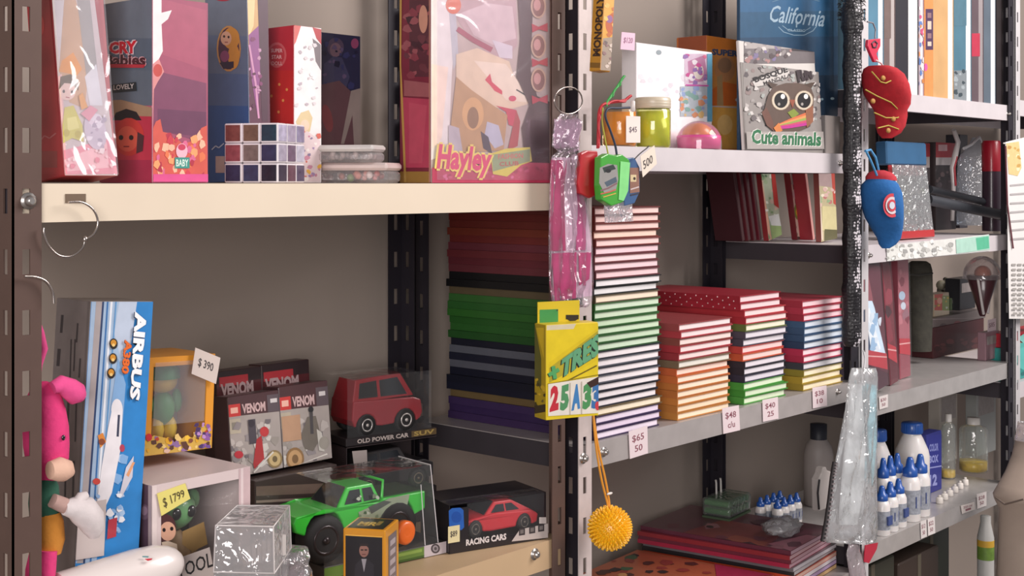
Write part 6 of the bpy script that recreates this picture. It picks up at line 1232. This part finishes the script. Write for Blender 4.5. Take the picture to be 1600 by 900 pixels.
# ================================================================ sleeve, plush pieces, bags on the middle posts
def dotted_mat():
    m = bpy.data.materials.new('black_white_dotted'); m.use_nodes = True; nt = m.node_tree; b = nt.nodes['Principled BSDF']; L = nt.links.new
    tc = nt.nodes.new('ShaderNodeTexCoord'); v = nt.nodes.new('ShaderNodeTexVoronoi'); v.inputs['Scale'].default_value = 165; v.inputs['Randomness'].default_value = .5
    n = nt.nodes.new('ShaderNodeTexNoise'); n.inputs['Scale'].default_value = 17; n.inputs['Detail'].default_value = 1
    L(tc.outputs['Object'], v.inputs['Vector']); L(tc.outputs['Object'], n.inputs['Vector'])
    t = nt.nodes.new('ShaderNodeMapRange'); t.inputs[1].default_value = .36; t.inputs[2].default_value = .60; t.inputs[3].default_value = .12; t.inputs[4].default_value = .50
    L(n.outputs['Fac'], t.inputs[0]); c = nt.nodes.new('ShaderNodeMath'); c.operation = 'LESS_THAN'; L(v.outputs['Distance'], c.inputs[0])
    dp = nt.nodes.new('ShaderNodeVectorMath'); dp.operation = 'DOT_PRODUCT'; dp.inputs[1].default_value = (.66, -.75, 0); L(tc.outputs['Object'], dp.inputs[0])
    bd = nt.nodes.new('ShaderNodeMapRange'); bd.inputs[1].default_value = -.006; bd.inputs[2].default_value = .004; bd.inputs[3].default_value = .10; bd.inputs[4].default_value = 1; L(dp.outputs['Value'], bd.inputs[0])
    ml = nt.nodes.new('ShaderNodeMath'); ml.operation = 'MULTIPLY'; L(t.outputs[0], ml.inputs[0]); L(bd.outputs[0], ml.inputs[1]); L(ml.outputs[0], c.inputs[1])
    mx = nt.nodes.new('ShaderNodeMix'); mx.data_type = 'RGBA'; mx.inputs[6].default_value = lin('#17151a'); mx.inputs[7].default_value = lin('#c9c4ca'); L(c.outputs[0], mx.inputs[0]); L(mx.outputs[2], b.inputs['Base Color'])
    b.inputs['Roughness'].default_value = .45; bp = nt.nodes.new('ShaderNodeBump'); bp.inputs['Strength'].default_value = .6; bp.inputs['Distance'].default_value = .002; L(v.outputs['Distance'], bp.inputs['Height']); L(bp.outputs[0], b.inputs['Normal'])
    return m
g = random.Random(6); rows = []; zb_, zt_ = at_y(1332, 540, -.024).z, 1.86; xm = at_y(1329, 300, -.024).x; n = 60
for i in range(n+1):
    z = zb_+(zt_-zb_)*i/n; py = HZ-(z-Z)*FPX/2.47; xo = (py < 290)*.002+.0008*math.sin(i*1.3); rr = .0190+.0012*math.sin(i*.9)+.0010*math.sin(i*2.3)+(.003 if 5 < py < 42 else 0)-(.004 if i == 0 else 0)
    rows.append([(xm+xo+rr*math.cos(a), -.026+rr*.85*math.sin(a), z) for a in [k*2*math.pi/20 for k in range(20)]])
r = thing('post_sleeve', 'long bumpy black sleeve with white dots wrapped round the middle posts', 'sleeve', (xm, -.026, zb_))
mb = MB(); mb.grid(rows, None, True, True); mb.add(rows[0], [list(range(20))]); mb.build('sleeve', dotted_mat(), r)
mb = MB(); g = random.Random(3)
for k in range(90):
    zc = at_y(1332, 18, -.024).z; a = g.uniform(0, 2*math.pi); z = zc+g.uniform(-.018, .022); p = Vector((xm+.022*math.cos(a), -.026+.019*math.sin(a), z)); d = Vector((math.cos(a), math.sin(a), g.uniform(-.8, .8)))
    mb.tube([p, p+d*.004, p+d*.007+Vector((0, 0, -.002))], [.0009, .0007, .0003], 4)
mb.build('fringe', mat('#1a181c', .8), r, kind='stuff')
# red plush
def surf(pts, c, y): return [at_y(px, py, y) for px, py in pts]
r = thing('plush_keyring', 'red plush keyring with yellow seams hanging by a red clip on the dotted sleeve', 'plush', at_y(1386, 215, -.042))
RED = mat('#ab1a26', .85, bump=.4, scale=70, var=.35)
mb = MB(); pouch(mb, [(103, 1356, 1390), (107, 1349, 1402), (116, 1346, 1413), (132, 1346, 1421), (148, 1350, 1424), (163, 1359, 1423), (172, 1365, 1418), (182, 1367, 1418), (197, 1368, 1415), (208, 1371, 1408), (216, 1378, 1394)], -.042, .75, 24); mb.build('plush_body', RED, r)
YS = mat('#a8943e', .8)
def on_pouch(pts, y=-.042, push=.030):
    return [at_y(px, py, y-push*math.sqrt(max(0, 1-((px-1386)/36)**2))*.80) for px, py in pts]
for pts in (((1362, 112), (1376, 128), (1384, 130), (1396, 124)), ((1352, 140), (1370, 150), (1392, 160), (1410, 178)), ((1410, 118), (1418, 136), (1416, 160), (1404, 176)), ((1366, 176), (1384, 184), (1402, 184), (1414, 178)), ((1372, 200), (1388, 196), (1404, 202))):
    mb = MB(); mb.tube(on_pouch(pts), .0013, 6); mb.build('seam', YS, r)
mb = MB(); p = on_pouch(((1401, 146),))[0]; mb.ball(p, .006, .003, .008, 10, 8); mb.build('patch', mat('#8f9aa8', .7), r)
for q_ in ((1380, 122), (1396, 186), (1364, 158), (1388, 204)):
    p = on_pouch((q_,))[0]; MB().ball(p, .008, .003, .005, 10, 8).build('gold_patch', mat('#a87a3a', .75), r)
mb = MB(); q = [at_y(x, y, -.042) for x, y in ((1357, 62), (1376, 60), (1376, 72), (1370, 84), (1374, 97), (1367, 97), (1360, 82), (1356, 72))]; n_ = len(q); mb.add(q+[p+Vector((0, .006, 0)) for p in q], [list(range(n_)), list(range(n_, 2*n_))[::-1]]+[(i, (i+1) % n_, (i+1) % n_+n_, i+n_) for i in range(n_)]); mb.build('clip', mat('#c02c48', .4), r, bevel=.0012)
MB().tube([at_y(x, y, -.043) for x, y in ((1362, 68), (1367, 64), (1371, 68), (1369, 74), (1364, 74))], .0014, 6, closed=True).build('clip_eye', mat('#5a5a64', .3, .6), r)
MB().tube([at_y(x, y, -.042) for x, y in ((1355, 34), (1364, 36), (1368, 46), (1367, 60))], .0016, 7).build('strap', mat('#8f8d94', .4, .4), r)
MB().tube([at_y(x, y, -.042) for x, y in ((1368, 94), (1376, 98), (1382, 106))], .0018, 7).build('strap', mat('#c9b8b8', .5), r)
# blue plush
r = thing('plush_keyring', 'blue plush keyring tapering down with a red and white ring patch', 'plush', at_y(1380, 388, -.042))
BL = mat('#1f5f9e', .9, bump=.4, scale=140, var=.15)
mb = MB(); pouch(mb, [(276, 1366, 1384), (280, 1354, 1396), (288, 1346, 1404), (302, 1343, 1410), (322, 1345, 1412), (340, 1351, 1412), (356, 1360, 1411), (372, 1370, 1408), (382, 1373, 1400), (388, 1378, 1390)], -.042, .75, 24); mb.build('plush_body', BL, r)
mb = MB(); pouch(mb, [(266, 1366, 1382), (270, 1356, 1394), (276, 1352, 1400), (282, 1352, 1402)], -.042, .76, 20); mb.build('top_band', mat('#b02c38', .85, bump=.3, scale=120), r)
cx, cy = 1394, 321
for rad, hexc, off in ((18, '#b83440', .0), (13, '#c3b8bc', .0012), (9, '#b83440', .0024), (5.5, '#b9bcc6', .0036)):
    pts = [(cx+rad*.78*math.cos(a), cy+rad*1.05*math.sin(a)) for a in [i*2*math.pi/20 for i in range(20)]]
    q = [at_y(px, py, -.042-.043*math.sqrt(max(.05, 1-((px-1378)/36)**2))*.80-off-.002) for px, py in pts]; ctr = sum(q, Vector())/20
    MB().add([ctr]+q, [(0, i+1, (i+1) % 20+1) for i in range(20)], None, True).build('ring_patch', mat(hexc, .8, bump=.2), r)
mb = MB(); mb.tube([at_y(x, y, -.042) for x, y in ((1352, 236), (1360, 234), (1368, 246), (1372, 262), (1374, 274))], .0024, 8); mb.tube([at_y(x, y, -.045) for x, y in ((1354, 238), (1360, 250), (1366, 264), (1370, 274))], .0022, 8); mb.build('strap', mat('#4a8fc0', .6), r)
# clear hanging bag with its zipper
r = thing('clear_bag', 'long crumpled clear bag with a black zip edge hanging on the middle posts', 'bag', at_y(1330, 848, -.045))
R2 = dense([(575, 1330, 1368), (590, 1326, 1372), (640, 1320, 1371), (690, 1311, 1371), (740, 1301, 1370), (790, 1294, 1371), (825, 1288, 1372), (842, 1287, 1370), (848, 1292, 1364)], 4)
mb = MB(); mb.grid(bag(R2, -.045, 20, .014, 5, .005, 3), None, True, True); mb.build('clear_film', film('#f3f6f7', .26, .10, 1.0, 30, .30, 'hanging_bag'), r)
P = [at_y(x, y, -.046) for x, y in ((1330, 600), (1346, 600), (1352, 690), (1350, 760), (1340, 820), (1312, 820), (1318, 740))]; n_ = len(P); MB().add(P+[p+Vector((0, .003, 0)) for p in P], [list(range(n_)), list(range(n_, 2*n_))[::-1]]+[(i, (i+1) % n_, (i+1) % n_+n_, i+n_) for i in range(n_)]).build('inner_sheet', mat('#e4e8e8', .4, var=.3, scale=40), r)
P = [at_y(x, y, -.047) for x, y in ((1356, 600), (1368, 602), (1370, 690), (1364, 760), (1358, 700))]; n_ = len(P); MB().add(P+[p+Vector((0, .003, 0)) for p in P], [list(range(n_)), list(range(n_, 2*n_))[::-1]]+[(i, (i+1) % n_, (i+1) % n_+n_, i+n_) for i in range(n_)]).build('blue_strip', mat('#a5dbe6', .4, var=.2), r)
zp = [at_y(x, y, -.058) for x, y in ((1304, 722), (1300, 745), (1296, 780), (1291, 815), (1285, 846))]; MB().tube(zp, .0042, 8).build('zip_tape', mat('#2a2628', .6), r)
mb = MB()
for i in range(4):
    for t in (.1, .3, .5, .7, .9): p = zp[i].lerp(zp[i+1], t); mb.box(p.x-.0045, p.y-.0055, p.z-.0012, p.x+.0045, p.y-.003, p.z+.0012)
mb.build('zip_teeth', mat('#8d8486', .4, .4), r, kind='stuff')
MB().tube([at_y(1350, 578, -.045), at_y(1352, 560, -.03), at_y(1349, 548, -.004)], .0014, 6).build('hang_loop', mat('#c3c3c6', .4), r)
r = thing('plastic_packet', 'pink tinted clear packet hanging under the long clear bag', 'packet', at_y(1334, 910, -.03)); mb = MB(); mb.grid(bag(dense([(850, 1326, 1338), (866, 1322, 1346), (890, 1326, 1352), (915, 1330, 1356)], 3), -.03, 10, .008, 9, .003, 2), None, True, True); mb.build('clear_film', film('#ecd0da', .3, .1, 1.0, 40, .35, 'pink_packet'), r)
MB().tube([at_y(1332, 852, -.03), at_y(1330, 840, -.01)], .001, 6).build('hang_loop', mat('#c3b8bc', .4), r)
r = slab('red_card', 'crimson card sticking out beside the long clear bag at the shelf edge', ((1352, 852), (1372, 848), (1370, 858), (1358, 880), (1350, 878)), -.012, .0015, '#b0243c', 'card', bevel=0)
# ================================================================ pink plush by the brown post
yq = .034
r = thing('plush_toy', 'pink plush toy in a green top and orange shorts hanging behind the brown post', 'plush', at_y(75, 900, yq))
PK = mat('#d93a78', .95, bump=.35, scale=150, var=.10); PK2 = mat('#df4f8c', .95, bump=.35, scale=150, var=.10)
mb = MB(); pouch(mb, [(596, 62, 74), (602, 50, 86), (618, 42, 96), (640, 37, 103), (668, 35, 108), (695, 36, 109), (718, 40, 108), (738, 46, 100), (752, 54, 88)], yq, .7, 24); mb.build('head', PK, r)
mb = MB(); P = [at_y(x, y, yq-.012) for x, y in ((82, 606), (94, 600), (108, 607), (120, 616), (129, 620))]; k = pxm(P[0]); mb.tube(P, [10*k, 14*k, 17*k, 18*k, 9*k], 14); mb.build('ear', PK2, r)
mb = MB(); P = [at_y(x, y, yq-.02) for x, y in ((78, 735), (92, 733), (104, 736), (113, 740))]; mb.tube(P, [14*k, 19*k, 17*k, 6*k], 14); mb.build('muzzle', mat('#d8b09a', .9, bump=.3, scale=150), r)
MB(Matrix.Translation(at_y(99, 684, yq-.0185))).ball((0, 0, 0), 3.2*k, 2*k, 4.5*k, 10, 8).build('eye', mat('#17141a', .15, coat=.6), r)
mb = MB(); pouch(mb, [(748, 52, 86), (760, 46, 92), (785, 44, 94), (808, 46, 92)], yq, .75, 20); mb.build('green_top', mat('#2c5a48', .95, bump=.4, scale=140), r)
mb = MB(); pouch(mb, [(802, 46, 94), (815, 44, 100), (845, 42, 102), (866, 46, 96)], yq, .75, 20); mb.build('orange_shorts', mat('#c98432', .95, bump=.4, scale=140), r)
mb = MB(); P = [at_y(x, y, yq-.008) for x, y in ((74, 860), (70, 890), (66, 930))]; mb.tube(P, [15*k, 17*k, 16*k], 14); mb.build('leg', PK, r)
mb = MB(); P = [at_y(x, y, yq+.012) for x, y in ((60, 860), (55, 890), (52, 930))]; mb.tube(P, [13*k, 15*k, 14*k], 14); mb.build('leg', PK, r)
mb = MB(); P = [at_y(x, y, yq-.016) for x, y in ((82, 782), (96, 788), (110, 794))]; mb.tube(P, [11*k, 12*k, 12*k], 14); mb.build('arm', mat('#b09088', .95, bump=.3, scale=140), r)
mb = MB(); P = [at_y(x, y, yq-.018) for x, y in ((100, 794), (114, 793), (130, 798), (142, 812), (147, 828), (147, 840))]; mb.tube(P, [11*k, 17*k, 24*k, 22*k, 17*k, 8*k], 16); mb.build('mitten', mat('#cfc6c6', .95, bump=.35, scale=140), r)
mb = MB(); P = [at_y(x, y, yq-.020) for x, y in ((118, 790), (128, 777), (136, 773))]; mb.tube(P, [9*k, 10*k, 6*k], 10); mb.build('thumb', mat('#cfc6c6', .95, bump=.35, scale=140), r)
mb = MB(); P = [at_y(x, y, yq-.004) for x, y in ((57, 500), (62, 520), (67, 545), (60, 570), (57, 600))]; mb.tube(P, [.003, .0045, .005, .004, .0035], 10); mb.build('hang_loop', PK2, r)
# ================================================================ the unit cut off at the edge
ZD = Z-.478
r = thing('paper_list', 'white printed paper list with a yellow corner hanging at the end post', 'paper', at_y(1590, 500, -.02))
P = [at_y(x, y, -.02) for x, y in ((1571, 222), (1640, 205), (1640, 498), (1577, 498), (1575, 400), (1574, 300))]; n_ = len(P); MB().add(P+[p+Vector((0, .0008, 0)) for p in P], [list(range(n_)), list(range(n_, 2*n_))[::-1]]+[(i, (i+1) % n_, (i+1) % n_+n_, i+n_) for i in range(n_)]).build('sheet', mat('#d9d6d4', .6, var=.03), r)
a = Art(at_y(1590, 300, -.0203), (0, -1, 0)); a.poly([(1572, 224), (1592, 221), (1596, 262), (1590, 275), (1576, 272)], '#d6bd84').speck(1574, 230, 1594, 270, 10, ('#c09a54', '#e6d8b0', '#b58a4a'), 2, 4)
for i in range(7): a.line([(1578, 290+i*14), (1600+((i*7) % 5)*3, 288+i*14)], 3, '#a8a4a4').line([(1604, 284+i*14), (1630, 282+i*14)], 2.5, '#b5b0b0')
for i in range(11):
    for j in range(6): a.rect(1580+j*9, 412+i*7.6, 1586.5+j*9, 415.5+i*7.6, '#9c9894')
a.done(r, 'printing', .6)
r = thing('hang_strip', 'thin dark red strip hanging along the paper list', 'strip', at_y(1572, 390, -.023)); MB().tube([at_y(1571, 228, -.023), at_y(1574, 320, -.023), at_y(1583, 388, -.023)], .0022, 6).build('strip', mat('#6a3a42', .5), r); MB(Matrix.Translation(at_y(1569, 224, -.023))).ball((0, 0, 0), .006, .002, .002, 8, 6).build('pin', mat('#c9c4c0', .4), r)
F = fit(1567, 1577, 1640, 522, 592, .02, z=ZD); F.d = .05
F.h = .080; r = box_thing(F, 'teal packet on the end unit shelf below the paper list', 'packet', 'teal_packet'); body(F, 'carton', '#2f8f88', r); A = F.front(); A.lim = None; A.speck(1578, 528, 1610, 586, 18, ('#4fb0a6', '#1f6a6a', '#7cc9bf', '#2a7c80'), 3, 8, seed=3).ell(1600, 560, 12, 18, '#58b8b0').done(r)
F2 = Frame((F.C.x+.008, F.C.y+.002, ZD+F.h+.0003), 0, 0, 0, F.w, .05, .034); r = box_thing(F2, 'red and orange packet lying on the teal packet', 'packet', 'red_packet'); body(F2, 'carton', '#b01f30', r); F2.mb().box(.001, -.0006, .001, F2.w-.001, .0002, .009).build('orange_stripe', mat('#c96a3a', .4), r)
# beige sack
r = thing('beige_sack', 'beige paper sack bulging beside the end post', 'sack', at_y(1600, 930, -.15))
mb = MB(); rows = [(668, 1592, 1690), (690, 1586, 1695), (715, 1580, 1700), (740, 1570, 1700), (762, 1558, 1700), (776, 1550, 1700), (784, 1552, 1700), (800, 1560, 1700), (850, 1558, 1700), (900, 1556, 1700), (940, 1556, 1700)]
pouch(mb, rows, -.15, .5, 28); mb.build('paper', mat('#a8978a', .8, bump=.3, scale=30, var=.08), r)
mb = MB(); pouch(mb, [(660, 1590, 1640), (672, 1588, 1660), (690, 1584, 1670)], -.165, .4, 20); mb.build('clear_film', film('#f2eaec', .3, .1, 1.0, 40, .3, 'sackfilm'), r)
MB().tube([at_y(1556, 778, -.075), at_y(1570, 788, -.125), at_y(1600, 780, -.19)], .002, 6).build('fold', mat('#8a7a6e', .8), r)
